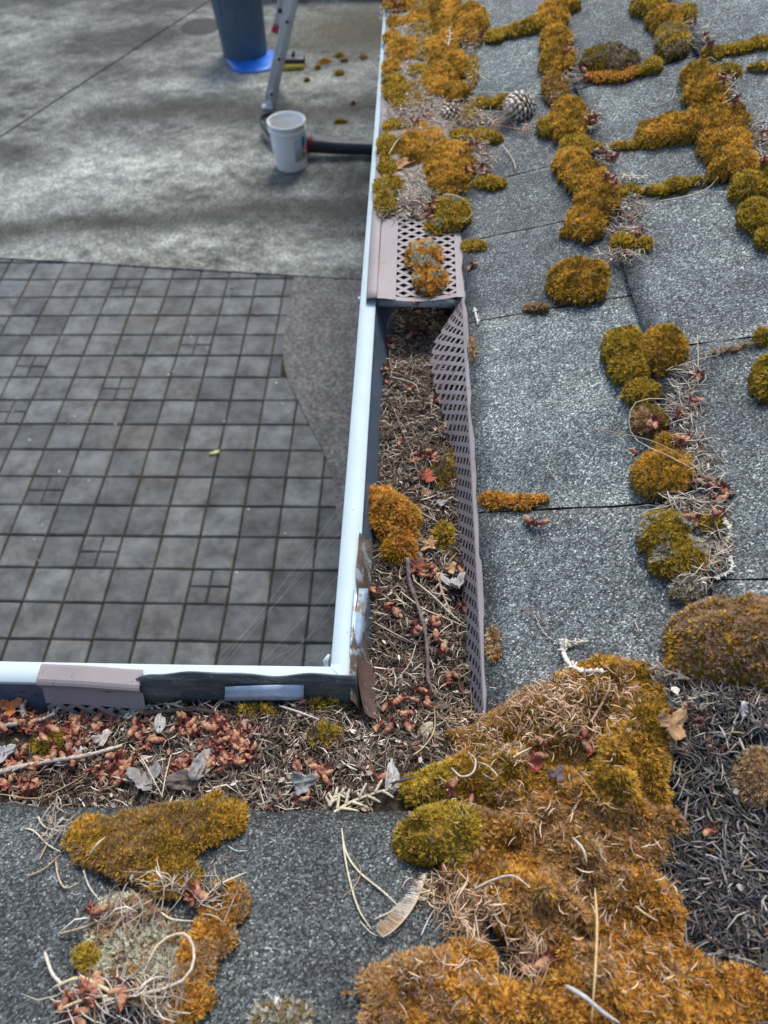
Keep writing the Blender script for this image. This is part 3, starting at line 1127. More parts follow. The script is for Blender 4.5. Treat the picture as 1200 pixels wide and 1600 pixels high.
scatter_litter('needle_litter', in_box(-.038, X0 - .010, .20, .98), 11500, (.007, .019), (.0004, .00085), thick=.008, flakes=.16, zf=litter_z,
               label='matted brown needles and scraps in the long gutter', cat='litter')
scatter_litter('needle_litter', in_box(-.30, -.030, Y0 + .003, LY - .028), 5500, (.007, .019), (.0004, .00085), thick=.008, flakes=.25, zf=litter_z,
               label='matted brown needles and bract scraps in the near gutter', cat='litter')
PWG = np.array([.42, .30, .14, .08, .03, .03]); PWG /= PWG.sum()
PALG = np.array([(.045, .042, .040), (.115, .108, .102), (.21, .20, .185), (.40, .37, .33), (.14, .07, .04), (.26, .21, .12)])
sp = in_blobs([(1120, 1130, 70, 35), (1100, 1210, 55, 60), (1120, 1330, 90, 70), (1150, 1430, 90, 80), (1190, 1520, 60, 90), (1060, 1400, 40, 60)])
scatter_litter('needle_litter', sp, 5200, (.008, .020), (.0005, .0009), PALG, PWG, thick=.010, flakes=.05,
               label='thick dark grey mat of old needles on the roof right of the valley moss', cat='litter')
# dark bed under that mat
c0 = at(1130, 1330)
gx_, gy_ = np.meshgrid(np.linspace(c0[0] - .075, c0[0] + .10, 70), np.linspace(c0[1] - .10, c0[1] + .12, 90), indexing='ij')
uu_, vv_, _z = project(np.stack([gx_, gy_, surf(gx_, gy_)], -1))
inside = np.zeros_like(gx_, bool)
for (u, v, ru, rv) in [(1120, 1125, 70, 30), (1100, 1210, 60, 70), (1120, 1330, 95, 80), (1150, 1430, 110, 90), (1200, 1530, 90, 110), (1060, 1400, 50, 70)]:
    inside |= ((uu_ - u) / ru) ** 2 + ((vv_ - v) / rv) ** 2 < 1 + .5 * (fbm(gx_ * 90, gy_ * 90, 77) - .5)
cc_ = .012 + .012 * fbm(gx_ * 250, gy_ * 250, 9, 3)
V, F, C = stuff_sheet('x', gx_, gy_, surf(gx_, gy_) + .003 + (fbm(gx_ * 120, gy_ * 120, 6) - .5) * .005, np.stack([cc_, cc_ * .9, cc_ * .82], -1), inside, None)
mk('rotted_litter', V, F, M['mulch'], C=C, kind='stuff', label='dark rotted layer under the grey needles on the right roof', cat='litter')

STRAW = np.array([(.56, .50, .40), (.42, .36, .27), (.70, .65, .55), (.42, .22, .15), (.30, .20, .13), (.17, .145, .115)])
SW = np.array([.30, .22, .22, .06, .06, .14]); SW /= SW.sum()
straw_sites = [
    ('bleached straw litter between the moss clumps on the far guard', [(630, 100, 26, 60), (645, 185, 40, 30), (660, 300, 50, 30), (630, 20, 30, 20), (665, 150, 30, 30), (600, 330, 10, 14), (655, 60, 15, 40), (640, 155, 35, 30), (690, 175, 50, 16), (655, 195, 40, 14), (740, 250, 30, 28), (635, 290, 20, 14), (650, 325, 45, 22), (735, 90, 14, 60), (720, 190, 60, 14)], 9000, (.006, .015)),
    ('reddish needles and scales strewn below the pale cones toward the rail', [(690, 195, 60, 18), (760, 195, 50, 12), (640, 210, 30, 16), (735, 240, 26, 30), (820, 205, 18, 6)], 900, (.006, .018)),
    ('pale needle litter right of the upper moss row', [(893, 80, 9, 25), (890, 125, 18, 14), (925, 190, 14, 18), (945, 250, 14, 20), (960, 290, 25, 14), (985, 330, 26, 26), (975, 365, 25, 12), (965, 405, 35, 10)], 900, (.008, .018)),
    ('pale needle litter right of the long outer moss row', [(1070, 40, 14, 20), (1085, 62, 30, 14), (1110, 105, 18, 6), (1135, 140, 14, 25), (1180, 220, 15, 40), (1190, 250, 12, 30)], 520, (.008, .018)),
    ('straw coloured needle tangle beside the middle moss row', [(1070, 600, 26, 30), (1060, 650, 30, 25), (1075, 700, 30, 25), (1095, 745, 30, 30), (1060, 795, 35, 16), (1105, 800, 28, 20), (1110, 860, 25, 35), (1080, 910, 25, 20)], 1000, (.007, .018)),
    ('straw litter strewn over the top of the valley moss', [(880, 1110, 90, 35), (830, 1150, 90, 40), (760, 1190, 60, 30), (720, 1130, 40, 25), (900, 1160, 60, 30)], 1500, (.004, .008)),
    ('thin tan needles and scales caught over the lower valley moss', [(860, 1290, 110, 60), (940, 1400, 90, 80), (1000, 1520, 100, 60), (700, 1540, 80, 50), (720, 1270, 60, 40)], 480, (.003, .008)),
    ('pale debris around the lower left moss patches', [(150, 1560, 60, 35), (230, 1560, 70, 35), (190, 1430, 60, 22), (95, 1290, 30, 25), (270, 1385, 60, 14), (345, 1390, 20, 40)], 380, (.008, .022)),
    ('dry debris in the gap between the two valley moss mounds', [(690, 1395, 40, 25), (740, 1440, 45, 35), (820, 1500, 30, 30)], 550, (.005, .014)),
    ('grit and needles at the foot of the big round moss cushion', [(1070, 1060, 60, 14), (1120, 1095, 70, 22), (1180, 1110, 30, 30), (1010, 1050, 30, 12)], 600, (.006, .014)),
]


# ============================================================ MOSS
SCH = {  # (base colour, blade colours)
    'gold': [(.70, .44, .078), (.58, .335, .055), (.42, .255, .038), (.20, .13, .022)],
    'amber': [(.68, .38, .074), (.52, .25, .052), (.70, .42, .082), (.26, .125, .034)],
    'olive': [(.47, .33, .048), (.35, .255, .036), (.60, .40, .060), (.20, .145, .022)],
    'brown': [(.48, .32, .17), (.33, .21, .11), (.60, .44, .26), (.48, .30, .09)],
    'grey': [(.27, .21, .14), (.17, .12, .08), (.36, .32, .25), (.24, .16, .03)],
    'pale': [(.55, .55, .44), (.40, .36, .26), (.30, .20, .06), (.62, .60, .50)],
}


def moss(label, scheme, domes, cat='moss', group=None, dense=1.0, mixin=None, flat=1.0, name='moss_cushion'):
    info = []
    for dm in domes:
        u, v, ru, rv, h = dm[:5]
        h = h * 1e-3 * flat
        c = at(u, v, .35 * h)
        uc, vc, z = project(c)
        c = np.array([c[0], c[1], float(surf(c[0], c[1]))])
        uc, vc, z = project(c)
        e = 2e-3
        def pp(dx, dy):
            q = np.array([c[0] + dx, c[1] + dy, float(surf(c[0] + dx, c[1] + dy))])
            a = project(q); return np.array([a[0], a[1]])
        # slope of the surface without local bumps
        J = np.stack([(pp(8e-3, 0) - pp(-8e-3, 0)) / 16e-3, (pp(0, 8e-3) - pp(0, -8e-3)) / 16e-3], 1)
        par = h * FPX / z * .5
        ru, rv = ru * 1.08, rv * 1.08
        rv2 = max(rv - .22 * par, .75 * rv)
        info.append((c, J, ru, rv2, h, z))
    zc = np.mean([i[5] for i in info])
    ext = [(i[0][0], i[0][1], *(np.abs(np.linalg.inv(i[1])) @ np.array([i[2], i[3]]))) for i in info]
    x0 = min(e[0] - e[2] * 1.4 for e in ext); x1 = max(e[0] + e[2] * 1.4 for e in ext)
    y0 = min(e[1] - e[3] * 1.4 for e in ext); y1 = max(e[1] + e[3] * 1.4 for e in ext)
    seed = int(abs(x0 * 7919 + y0 * 104729)) % 1000 + 17

    big = max(i[4] for i in info) > .019 and len(info) > 3

    def height(X, Y):
        acc = np.zeros_like(X)
        edge = 1 + (1.0 if big else .7) * (fbm(X * 75, Y * 75, seed, 3) - .5) + .45 * (fbm(X * 300, Y * 300, seed + 5, 2) - .5)
        for (c, J, ru, rv, h, z) in info:
            qx = J[0, 0] * (X - c[0]) + J[0, 1] * (Y - c[1]); qy = J[1, 0] * (X - c[0]) + J[1, 1] * (Y - c[1])
            r2 = ((qx / ru) ** 2 + (qy / rv) ** 2) * edge
            acc = acc + (h * np.sqrt(np.clip(1 - r2, 0, 1)) ** .75) ** 3
        hh = acc ** (1 / 3)
        return hh * (1 + .6 * (fbm(X * 120, Y * 120, seed + 9, 3) - .5) + (1.3 * (fbm(X * 48, Y * 48, seed + 12, 2) - .5) if big else 0)) + np.where(hh > 0, .0022 * (fbm(X * 420, Y * 420, seed + 2, 2) - .5), 0)

    g = .0016 if zc < .6 else .0022 if zc < .85 else .0032
    nx, ny = max(6, int((x1 - x0) / g)), max(6, int((y1 - y0) / g))
    X, Y = np.meshgrid(np.linspace(x0, x1, nx), np.linspace(y0, y1, ny), indexing='ij')
    H = height(X, Y)
    S_ = surf(X, Y)
    Z = np.where(H > 0, S_ + H - .0006, S_ - .003)
    on = H > 0
    grow = on.copy(); grow[1:] |= on[:-1]; grow[:-1] |= on[1:]; grow[:, 1:] |= on[:, :-1]; grow[:, :-1] |= on[:, 1:]
    pal = np.array(SCH[scheme])
    def tonefield(x, y):
        a = fbm(x * 38, y * 38, seed + 20, 3); b = fbm(x * 110, y * 110, seed + 21, 2)
        return a * .6 + b * .4
    tf = tonefield(X, Y)[..., None]
    cb = (pal[1] * .38)[None, None, :] * (.6 + .8 * tf)  # mat colour lowered to paint the shade in the gaps between shoots
    V, F, C = stuff_sheet('x', X, Y, Z, cb, grow, None)
    A = Acc(); A.add(V, F, C)
    # shoots
    sp_ = .00116 * (max(zc, .45) / .45) ** .5 / math.sqrt(dense)
    mx, my = int((x1 - x0) / sp_), int((y1 - y0) / sp_)
    PX, PY = np.meshgrid(np.arange(mx), np.arange(my), indexing='ij')
    PX = x0 + (PX.ravel() + rng.uniform(-.5, .5, mx * my) + .5) * sp_; PY = y0 + (PY.ravel() + rng.uniform(-.5, .5, mx * my) + .5) * sp_
    Hh = height(PX, PY); k = Hh > .0002
    PX, PY, Hh = PX[k], PY[k], Hh[k]
    n = len(PX)
    if n:
        e = .0025
        tz = lambda a, b: surf(a, b) + height(a, b)
        nxn = -(tz(PX + e, PY) - tz(PX - e, PY)) / (2 * e); nyn = -(tz(PX, PY + e) - tz(PX, PY - e)) / (2 * e)
        nxn = np.clip(nxn, -2.5, 2.5); nyn = np.clip(nyn, -2.5, 2.5)
        nn = np.stack([nxn, nyn, np.ones(n)], 1)
        nn += rng.normal(0, .28, (n, 3)); nn /= np.linalg.norm(nn, axis=1)[:, None]
        base = np.stack([PX, PY, surf(PX, PY) + Hh - .0008], 1)
        t1 = np.cross(nn, rng.normal(0, 1, (n, 3))); t1 /= np.linalg.norm(t1, axis=1)[:, None]
        t2 = np.cross(nn, t1)
        size = sp_ * rng.uniform(.75, 1.6, n)
        nb = 7
        tfp = tonefield(PX, PY)
        idx = np.clip(((tfp - .25) * 2.0 + rng.normal(0, .22, n)) * len(pal), 0, len(pal) - 1).astype(int)
        cs = pal[idx] * rng.uniform(.7, 1.35, (n, 1))
        fl = rng.uniform(0, 1, n) < .022; cs[fl] = np.array((.55, .42, .30)) * rng.uniform(.6, 1.2, (fl.sum(), 1))
        if mixin is not None:
            mc, mp, ms = mixin
            sel = (fbm(PX * ms, PY * ms, seed + 40, 3) > mp) & (rng.uniform(0, 1, n) < .75)
            cs[sel] = np.array(mc) * rng.uniform(.7, 1.3, (sel.sum(), 1))
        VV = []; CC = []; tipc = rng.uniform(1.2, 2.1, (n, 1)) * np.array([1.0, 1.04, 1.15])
        for b in range(nb):
            a = 2 * math.pi * b / nb + rng.uniform(-.3, .3, n)
            rad = np.cos(a)[:, None] * t1 + np.sin(a)[:, None] * t2
            tang = -np.sin(a)[:, None] * t1 + np.cos(a)[:, None] * t2
            spl = rng.uniform(.30, 1.05, n)[:, None]
            L = (size * rng.uniform(.9, 1.7, n))[:, None]
            tip = base + nn * L * 1.25 + rad * L * spl * .85
            w = tang * (size * .20)[:, None]
            root = base + rad * (size * .16)[:, None]
            VV += [root - w, root + w, tip]
            CC += [cs * .75, cs * .75, cs * tipc]  # browner roots, paler tips; occlusion among the shoots is painted in too
        V = np.stack(VV, 1).reshape(-1, 3); C = np.stack(CC, 1).reshape(-1, 3)
        F = np.arange(len(V)).reshape(-1, 3)
        A.add(V, F, C)
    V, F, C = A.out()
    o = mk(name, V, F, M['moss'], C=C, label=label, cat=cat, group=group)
    MOSS_TRIS[0] += len(F)
    return o


MOSS_TRIS = [0]
# --- on and beside the far guard panel
moss('orange brown moss tuft with pale lichen sitting on the bare perforated guard', 'amber', [(662, 400, 28, 24, 12), (672, 435, 24, 22, 8)], mixin=((.5, .5, .38), .55, 90))
moss('gold green moss ball at the shingle edge just beyond the bare guard holes', 'olive', [(702, 335, 30, 26, 16), (678, 352, 14, 14, 8)], mixin=((.45, .43, .34), .62, 80))
moss('large golden moss mound between curled leaf and shingle edge', 'gold', [(700, 262, 36, 42, 18)])
moss('round gold moss ball touching the curled brown leaf', 'gold', [(645, 230, 26, 24, 13)])
moss('small moss ball against the guard rail, left of the round gold one', 'olive', [(605, 228, 15, 18, 10), (606, 262, 14, 14, 8)])
moss('two lobed moss clump against the guard rail, nearest the bare guard', 'olive', [(607, 292, 22, 16, 11), (603, 318, 16, 18, 11)], mixin=((.45, .4, .3), .66, 90))
moss('thin olive moss pad on the litter near the guard rail', 'olive', [(617, 198, 18, 10, 7)])
moss('broad moss clump against the guard rail, left of the golden band', 'olive', [(618, 138, 20, 20, 12), (625, 162, 14, 12, 8)])
moss('moss clump with a straw on top, left strip above the broad clump', 'gold', [(630, 78, 24, 18, 11), (612, 60, 12, 10, 8)])
moss('low moss pad between the rail clumps and the golden band', 'olive', [(655, 112, 16, 11, 8)])
moss('sprawling moss in the far left corner of the guard at the frame top', 'gold', [(628, 8, 26, 14, 10), (655, 30, 18, 16, 9), (620, 35, 14, 9, 7)])
moss('long golden moss ridge along the eave, upper part', 'gold', [(690, 10, 26, 18, 14), (735, 28, 24, 22, 16), (700, 45, 26, 28, 15), (690, 78, 24, 20, 15)])
moss('golden moss lump right of the ridge, beside the top tab', 'gold', [(737, 58, 15, 12, 9)])
moss('lower golden lumps ending the long eave ridge', 'gold', [(700, 105, 30, 22, 16), (680, 130, 20, 20, 13), (708, 145, 28, 15, 13)])
moss('small flat moss pad beside the eave, level with the bare guard', 'olive', [(741, 384, 19, 8, 5)])
moss('low oval moss pad at the eave under the fallen catkins', 'olive', [(766, 286, 22, 9, 7)])
moss('dark moss pad under the red needles below the pale cone', 'olive', [(755, 214, 26, 10, 7), (720, 212, 20, 9, 6)])
moss('thin moss sliver in the shingle joint left of the pale cone', 'olive', [(755, 160, 17, 7, 5), (788, 157, 17, 8, 6)])
moss('narrow moss strip climbing the top shingle joint to the first row', 'olive', [(772, 56, 13, 9, 7), (795, 50, 15, 7, 6), (815, 43, 16, 8, 7), (835, 36, 16, 9, 9)])
moss('mottled moss carpet in the litter beside the golden ridge', 'olive', [(655, 60, 16, 34, 8), (660, 12, 16, 18, 8), (650, 150, 22, 22, 8)], mixin=((.5, .42, .32), .5, 120))
moss('second small moss ball against the rail under the straw topped clump', 'gold', [(612, 108, 14, 16, 9)])
moss('loose golden tufts in the red needle litter left of the pale cones', 'gold', [(672, 215, 24, 14, 9), (655, 200, 14, 10, 7)], mixin=((.5, .42, .32), .55, 120))
moss('narrow moss tuft hugging the shingle edge above the large golden mound', 'olive', [(735, 180, 10, 16, 6), (738, 110, 8, 22, 6)])
# --- first course line, from the frame top down
moss('golden moss lump heading the first row at the frame top', 'gold', [(862, 25, 22, 20, 14), (885, 8, 22, 9, 9)])
moss('second lump of the first moss row, above the hairy grey one', 'gold', [(868, 62, 22, 20, 14)])
moss('third lump of the first moss row, level with the hairy moss', 'gold', [(870, 95, 24, 22, 14)])
moss('darker brownish lump ending the first row segment above the cone', 'brown', [(868, 135, 19, 20, 12)], mixin=((.33, .19, .014), .45, 60))
moss('tall bright gold moss dome right of the pale pine cone', 'gold', [(888, 185, 28, 34, 18)])
moss('dark moss shoulder between pale cone and bright gold dome', 'olive', [(856, 198, 16, 13, 9)])
moss('olive moss neck joining the gold dome to the lumps below', 'olive', [(900, 228, 24, 16, 11), (930, 230, 18, 6, 5)])
moss('rounded moss lump below the neck in the first row', 'gold', [(893, 255, 26, 22, 14)])
moss('rounded moss lump just above the largest of the first row', 'gold', [(918, 278, 30, 24, 15)])
moss('largest pear shaped moss lump of the first row, with dark tail', 'gold', [(935, 308, 33, 26, 17), (917, 345, 28, 26, 13), (888, 362, 12, 6, 4)])
moss('lone golden moss cushion sitting free on the shingle below the first row', 'gold', [(903, 436, 47, 30, 19)])
moss('thin brown moss film at the joint below the lone cushion', 'brown', [(838, 481, 20, 5, 3)])
moss('little moss tuft in straw right of the pear shaped lump', 'olive', [(986, 299, 15, 9, 7)])
moss('small twin moss tufts in the straw above the lone cushion', 'olive', [(972, 378, 18, 12, 9), (1008, 382, 12, 9, 7)])
moss('hairy grey topped moss cushion lying across the shingle joint', 'grey', [(950, 92, 42, 20, 15)], mixin=((.27, .2, .02), .5, 60))
moss('rusty moss fringe under the hairy grey cushion', 'amber', [(948, 120, 36, 7, 5), (985, 112, 14, 6, 4)])
moss('tiny olive moss tuft right of the hairy grey cushion', 'olive', [(1021, 101, 13, 10, 7), (1002, 110, 8, 6, 3)])
# --- second course line
moss('dark moss lump heading the second row at the frame top', 'olive', [(1012, 8, 24, 13, 12)])
moss('wide gold moss lump in the upper second row', 'gold', [(1038, 28, 28, 18, 13)])
moss('dark little moss lump with straw, right of the wide gold one', 'olive', [(1074, 22, 14, 14, 10)])
moss('greyish bottomed moss lump above the gap in the second row', 'olive', [(1050, 60, 24, 24, 13)], mixin=((.3, .25, .17), .58, 60))
moss('dark moss rope in the joint at the upper right', 'olive', [(1113, 84, 15, 10, 7), (1140, 78, 20, 6, 5), (1165, 72, 18, 6, 5), (1190, 66, 18, 7, 6)])
moss('small gold pad beside the straw at the head of the lower second row', 'olive', [(1135, 112, 22, 9, 7)])
moss('thin moss strip at the right frame edge under the rope', 'olive', [(1188, 106, 20, 5, 4)])
moss('gold moss lump heading the lower second row', 'gold', [(1090, 118, 26, 18, 13), (1102, 146, 32, 22, 14)])
moss('golden moss arm reaching left along the joint', 'gold', [(1022, 208, 24, 19, 14), (1055, 200, 30, 20, 15), (1090, 192, 26, 22, 15)])
moss('thin dark moss tail leading left from the golden arm', 'olive', [(975, 228, 22, 5, 4), (998, 222, 10, 6, 5)])
moss('big golden moss knee where the arm meets the second row', 'gold', [(1130, 190, 34, 24, 18), (1135, 225, 38, 26, 17)])
moss('amber moss lumps following the knee down the second row', 'gold', [(1150, 255, 32, 20, 15), (1120, 268, 14, 12, 8)])
moss('olive moss lump under the amber ones near the right edge', 'olive', [(1170, 292, 28, 22, 14), (1196, 270, 16, 14, 9)])
moss('lowest moss lump of the second row at the right frame edge', 'olive', [(1182, 335, 26, 22, 14), (1196, 372, 14, 14, 8)])
moss('thin moss bead strip in the joint below the golden arm', 'olive', [(1028, 298, 20, 6, 5), (1057, 289, 18, 9, 7), (1088, 283, 18, 4, 3)])
# --- lower first row
moss('dark left half of the heart shaped moss pair', 'olive', [(975, 540, 31, 28, 15), (982, 575, 28, 24, 12)])
moss('bright gold right half of the heart shaped moss pair', 'gold', [(1036, 543, 33, 36, 18)])
moss('low moss pad right under the heart shaped pair', 'olive', [(1003, 613, 27, 18, 10)])
moss('low brownish moss pad under the looped needle', 'brown', [(1012, 655, 26, 22, 8)], mixin=((.26, .17, .015), .4, 70))
moss('flat gold moss pad where the straws cross, under the catkins', 'gold', [(1035, 735, 44, 36, 12), (1045, 690, 22, 12, 7)])
moss('lichen spotted moss clump at the foot of the middle row', 'olive', [(1040, 835, 40, 32, 14), (1060, 870, 44, 30, 12), (1100, 820, 26, 18, 9)], mixin=((.48, .46, .38), .56, 80))
moss('grey lichen crust trailing below the middle row', 'pale', [(1075, 920, 22, 16, 5)], dense=.7)
moss('moss ball cut by the right frame edge beside the joint', 'olive', [(1196, 590, 18, 32, 14)])
moss('small moss bump at the right end of the joint', 'olive', [(1192, 524, 12, 12, 7)])
moss('thin dark moss thread in the joint right of the heart pair', 'brown', [(1120, 550, 14, 1.6, 1.2), (1145, 545, 16, 2.2, 1.5), (1168, 539, 12, 1.6, 1.2)])
moss('ginger moss strip lying in the joint beside the bent guard', 'amber', [(775, 781, 26, 12, 6), (810, 784, 26, 11, 6), (838, 780, 20, 6, 3)])
moss('brown moss film along the shingle edge at the foot of the bent guard', 'brown', [(770, 995, 9, 16, 4), (772, 1020, 10, 16, 4)])
moss('faint rusty moss line on the shingle edge at the upper bent guard', 'brown', [(738, 545, 5, 20, 3)])
# --- in the gutters
moss('big orange and gold moss cushion in the long gutter', 'amber', [(598, 790, 28, 32, 22), (618, 815, 38, 42, 27), (625, 860, 26, 26, 21)], mixin=((.45, .28, .02), .52, 35))
moss('ragged olive moss tuft by the bent guard, above the red leaf', 'olive', [(712, 722, 10, 14, 13), (695, 740, 18, 24, 12)], dense=.6, mixin=((.2, .16, .11), .5, 120))
moss('thin moss growing through the holes of the bent guard', 'olive', [(722, 640, 9, 14, 5), (722, 665, 6, 16, 4)])
moss('small golden moss tuft beside the tan leaf in the long gutter', 'olive', [(693, 838, 14, 20, 13)], dense=.7)
moss('round green gold moss pad among catkins in the near gutter', 'olive', [(80, 1162, 28, 24, 16)])
moss('dark moss seam under the splash guard corner', 'olive', [(515, 1100, 28, 14, 12), (400, 1112, 40, 10, 11)], dense=.6, mixin=((.12, .09, .06), .5, 90))
moss('sparse moss tuft in the middle of the near gutter', 'olive', [(505, 1150, 26, 20, 11)], dense=.5, mixin=((.16, .12, .09), .45, 100))
# --- lower left roof
moss('large triangular brown gold moss patch on the lower left shingles', 'gold', [(150, 1312, 42, 40, 13), (215, 1318, 62, 55, 15), (280, 1290, 62, 45, 14), (340, 1268, 42, 30, 11), (268, 1362, 42, 38, 13)], mixin=((.30, .19, .08), .5, 40))
moss('ragged lichen and moss crust below the triangular patch', 'brown', [(205, 1460, 66, 46, 8), (245, 1510, 66, 50, 7), (200, 1420, 44, 24, 6), (190, 1530, 50, 40, 6)], mixin=((.62, .61, .46), .49, 60), dense=.9)
moss('small olive moss knob at the left of the lichen crust', 'olive', [(140, 1497, 20, 24, 9)])
moss('dark gold moss strip running down right of the crust', 'amber', [(350, 1410, 36, 36, 8), (335, 1460, 34, 34, 7), (305, 1500, 30, 44, 8), (285, 1560, 46, 40, 9)], mixin=((.42, .30, .17), .52, 60))
moss('pale lichen and moss clump at the bottom edge of the frame', 'pale', [(440, 1590, 44, 28, 8)], dense=.7)
# --- the valley
moss('bright green gold moss lobe at the left end of the valley mound', 'olive', [(680, 1235, 50, 40, 22), (700, 1300, 72, 55, 26), (650, 1310, 34, 34, 16), (740, 1360, 50, 32, 16)])
moss('long straw strewn golden moss mound across the valley top', 'gold', [(940, 1080, 80, 52, 28), (985, 1140, 55, 60, 24), (860, 1130, 90, 55, 24), (780, 1150, 70, 45, 20), (820, 1210, 110, 65, 24), (960, 1210, 80, 90, 26), (880, 1240, 120, 60, 24), (740, 1230, 60, 50, 20)], mixin=((.50, .31, .14), .5, 28))
moss('wide rusty middle part of the valley moss mound', 'amber', [(860, 1290, 120, 75, 26), (970, 1310, 75, 70, 24), (820, 1370, 95, 75, 24), (930, 1390, 100, 85, 25), (850, 1430, 85, 55, 20), (790, 1300, 60, 50, 22)], mixin=((.46, .29, .13), .47, 30))
moss('brownish moss apron spreading to the bottom right corner', 'amber', [(960, 1450, 95, 85, 23), (1000, 1530, 110, 80, 23), (900, 1570, 80, 60, 20), (1100, 1570, 95, 65, 18), (1020, 1590, 120, 60, 20)], mixin=((.50, .33, .17), .42, 22))
moss('bottom centre moss mound cut by the frame edge', 'amber', [(660, 1540, 90, 60, 24), (740, 1570, 80, 60, 22), (640, 1590, 80, 40, 20), (730, 1500, 50, 30, 14)], mixin=((.46, .29, .15), .5, 35))
moss('great round moss cushion with brown crown at the right frame edge', 'gold', [(1120, 1000, 75, 62, 30), (1175, 1000, 60, 66, 28), (1090, 1030, 50, 36, 16)], mixin=((.42, .29, .19), .50, 18))
moss('rusty moss clump at the right edge beside the grey needles', 'brown', [(1180, 1215, 38, 44, 12)])
moss('little rusty moss ring among the dark needles', 'amber', [(1110, 1295, 44, 22, 7)], mixin=((.2, .12, .06), .5, 60))

MT = []                                        # highest moss around a point, for laying small things on top
for o in list(scene.objects):
    if o.name.startswith('moss_cushion'):
        n = len(o.data.vertices); a = np.empty(n * 3, np.float32); o.data.vertices.foreach_get('co', a)
        MT.append(a.reshape(-1, 3)[::5] + np.array(o.location))
MT = np.vstack(MT)
CELL = .003
_k = np.floor(MT[:, :2] / CELL).astype(int)
TOP = {}
for (i, j), z in zip(map(tuple, _k), MT[:, 2]):
    if z > TOP.get((i, j), -9): TOP[(i, j)] = z


def top_z(x, y):
    z = float(surf(x, y))
    if x < X0 - .008 and Y0 + .005 < y < GY0: z += .0055        # the loose litter stands this high in the gutters
    return max(z, TOP.get((int(math.floor(x / CELL)), int(math.floor(y / CELL))), -9))


def top_many(X, Y):
    return np.array([top_z(a, b) for a, b in zip(X, Y)]) - .001


TANS = np.array([(.70, .47, .29), (.42, .24, .13), (.78, .62, .44), (.42, .20, .12), (.48, .30, .12), (.30, .2, .12)])
for lab, bl, n, L in straw_sites:
    tanny = ('valley moss' in lab) or 'reddish' in lab
    if 'top of' in lab: n = 1000
    scatter_litter('straw_litter', in_blobs(bl), n, L, (.0003, .0006), TANS if tanny else STRAW, SW, thick=.009, flakes=0 if tanny else .05, zf=top_many if 'valley' in lab or 'lower left' in lab else None, label=lab, cat='litter')
# red bract scraps that bulk out the catkin heaps
RED = np.array([(.34, .13, .085), (.25, .08, .055), (.45, .24, .14), (.55, .40, .30), (.16, .07, .05)]); RW = np.array([.3, .25, .2, .1, .15])
heaps = [(20, 1125, 44, 24), (30, 1215, 44, 26), (135, 1145, 34, 30), (170, 1130, 22, 20), (232, 1145, 28, 24), (300, 1135, 28, 16), (360, 1165, 44, 40), (290, 1200, 30, 16), (170, 1210, 40, 20), (60, 1140, 34, 22)]
scatter_litter('bract_litter', in_blobs(heaps), 700, (.003, .007), (.0005, .0010), RED, RW, thick=.005, flakes=.55, zf=top_many, label='red brown bract scraps between the catkins of the near gutter', cat='litter')


def lay(u, v, lift=0.0):
    """point on whatever is topmost (moss included) along the line of sight"""
    q = sight(u, v)
    for t in np.arange(.33, 2.4, .002):
        p = EYE + q * t
        if p[2] < top_z(p[0], p[1]) + lift: return p
    return at(u, v)


# ============================================================ COUNTABLE DEBRIS
# --- pollen cones ("catkins")
def catkin_mesh(seed, curl):
    r_ = np.random.default_rng(seed)
    A = Acc(); L = .0085; nr, ns = 11, 9
    V = []; C = []
    for i in range(nr):
        t = i / (nr - 1)
        rad = .0021 * math.sin(math.pi * min(1, .12 + t * .86)) ** .55
        for j in range(ns):
            a = 2 * math.pi * (j + .5 * (i % 2)) / ns
            rr = rad * (1.0 + .16 * r_.normal())
            x = (t - .35) * L
            V.append((x * math.cos(curl * t) , rr * math.cos(a) + curl * .0035 * t * t, rr * math.sin(a) + .002))
            k = r_.uniform(.7, 1.3)
            C.append(np.array((.45, .25, .14)) * k if t > .4 else np.array((.33, .14, .095)) * k)
    F = [(i * ns + j, i * ns + (j + 1) % ns, (i + 1) * ns + (j + 1) % ns, (i + 1) * ns + j) for i in range(nr - 1) for j in range(ns)]
    A.add(V, F, np.array(C))
    for b in range(9):                          # red papery bracts at the base
        a = 2 * math.pi * b / 6 + r_.uniform(-.3, .3); l = r_.uniform(.0035, .0072); w = r_.uniform(.0011, .0018)
        d = np.array([-.45, math.cos(a), math.sin(a) * .8]); d /= np.linalg.norm(d)
        s = np.cross(d, [1, 0, 0]); s /= np.linalg.norm(s); u_ = np.cross(d, s)
        o_ = np.array([-.0024, 0, .002])
        P = [o_, o_ + d * l * .5 + s * w, o_ + d * l * .5 - s * w + u_ * .0004, o_ + d * l * .55 + u_ * .0012, o_ + d * l + u_ * r_.uniform(-.001, .001)]
        c = np.array((.33, .12, .085)) * r_.uniform(.6, 1.5)
        A.add(P, np.array([(0, 1, 3), (0, 3, 2), (1, 4, 3), (3, 4, 2)]), c)
    V, F, C = A.out()
    me = fast_mesh('catkin', V, F, C, smooth=False); me.materials.append(M['catkin'])
    return me


CK = [catkin_mesh(s, c) for s, c in ((1, .1), (2, .5), (3, -.4), (4, .9), (5, 0))]


def catkin(u, v, label, group, scale=None, lift=.0):
    p = lay(u, v) if True else at(u, v)
    o = bpy.data.objects.new('catkin', random.choice(CK))
    COL.objects.link(o)
    o.location = (p[0], p[1], p[2] + lift)
    s = scale or random.uniform(.9, 1.4)
    o.scale = (s, s * random.uniform(.85, 1.1), s)
    o.rotation_euler = (random.uniform(-.5, .5), random.uniform(-.45, .35), random.uniform(0, 6.28))
    return set_props(o, label, 'catkin', group)


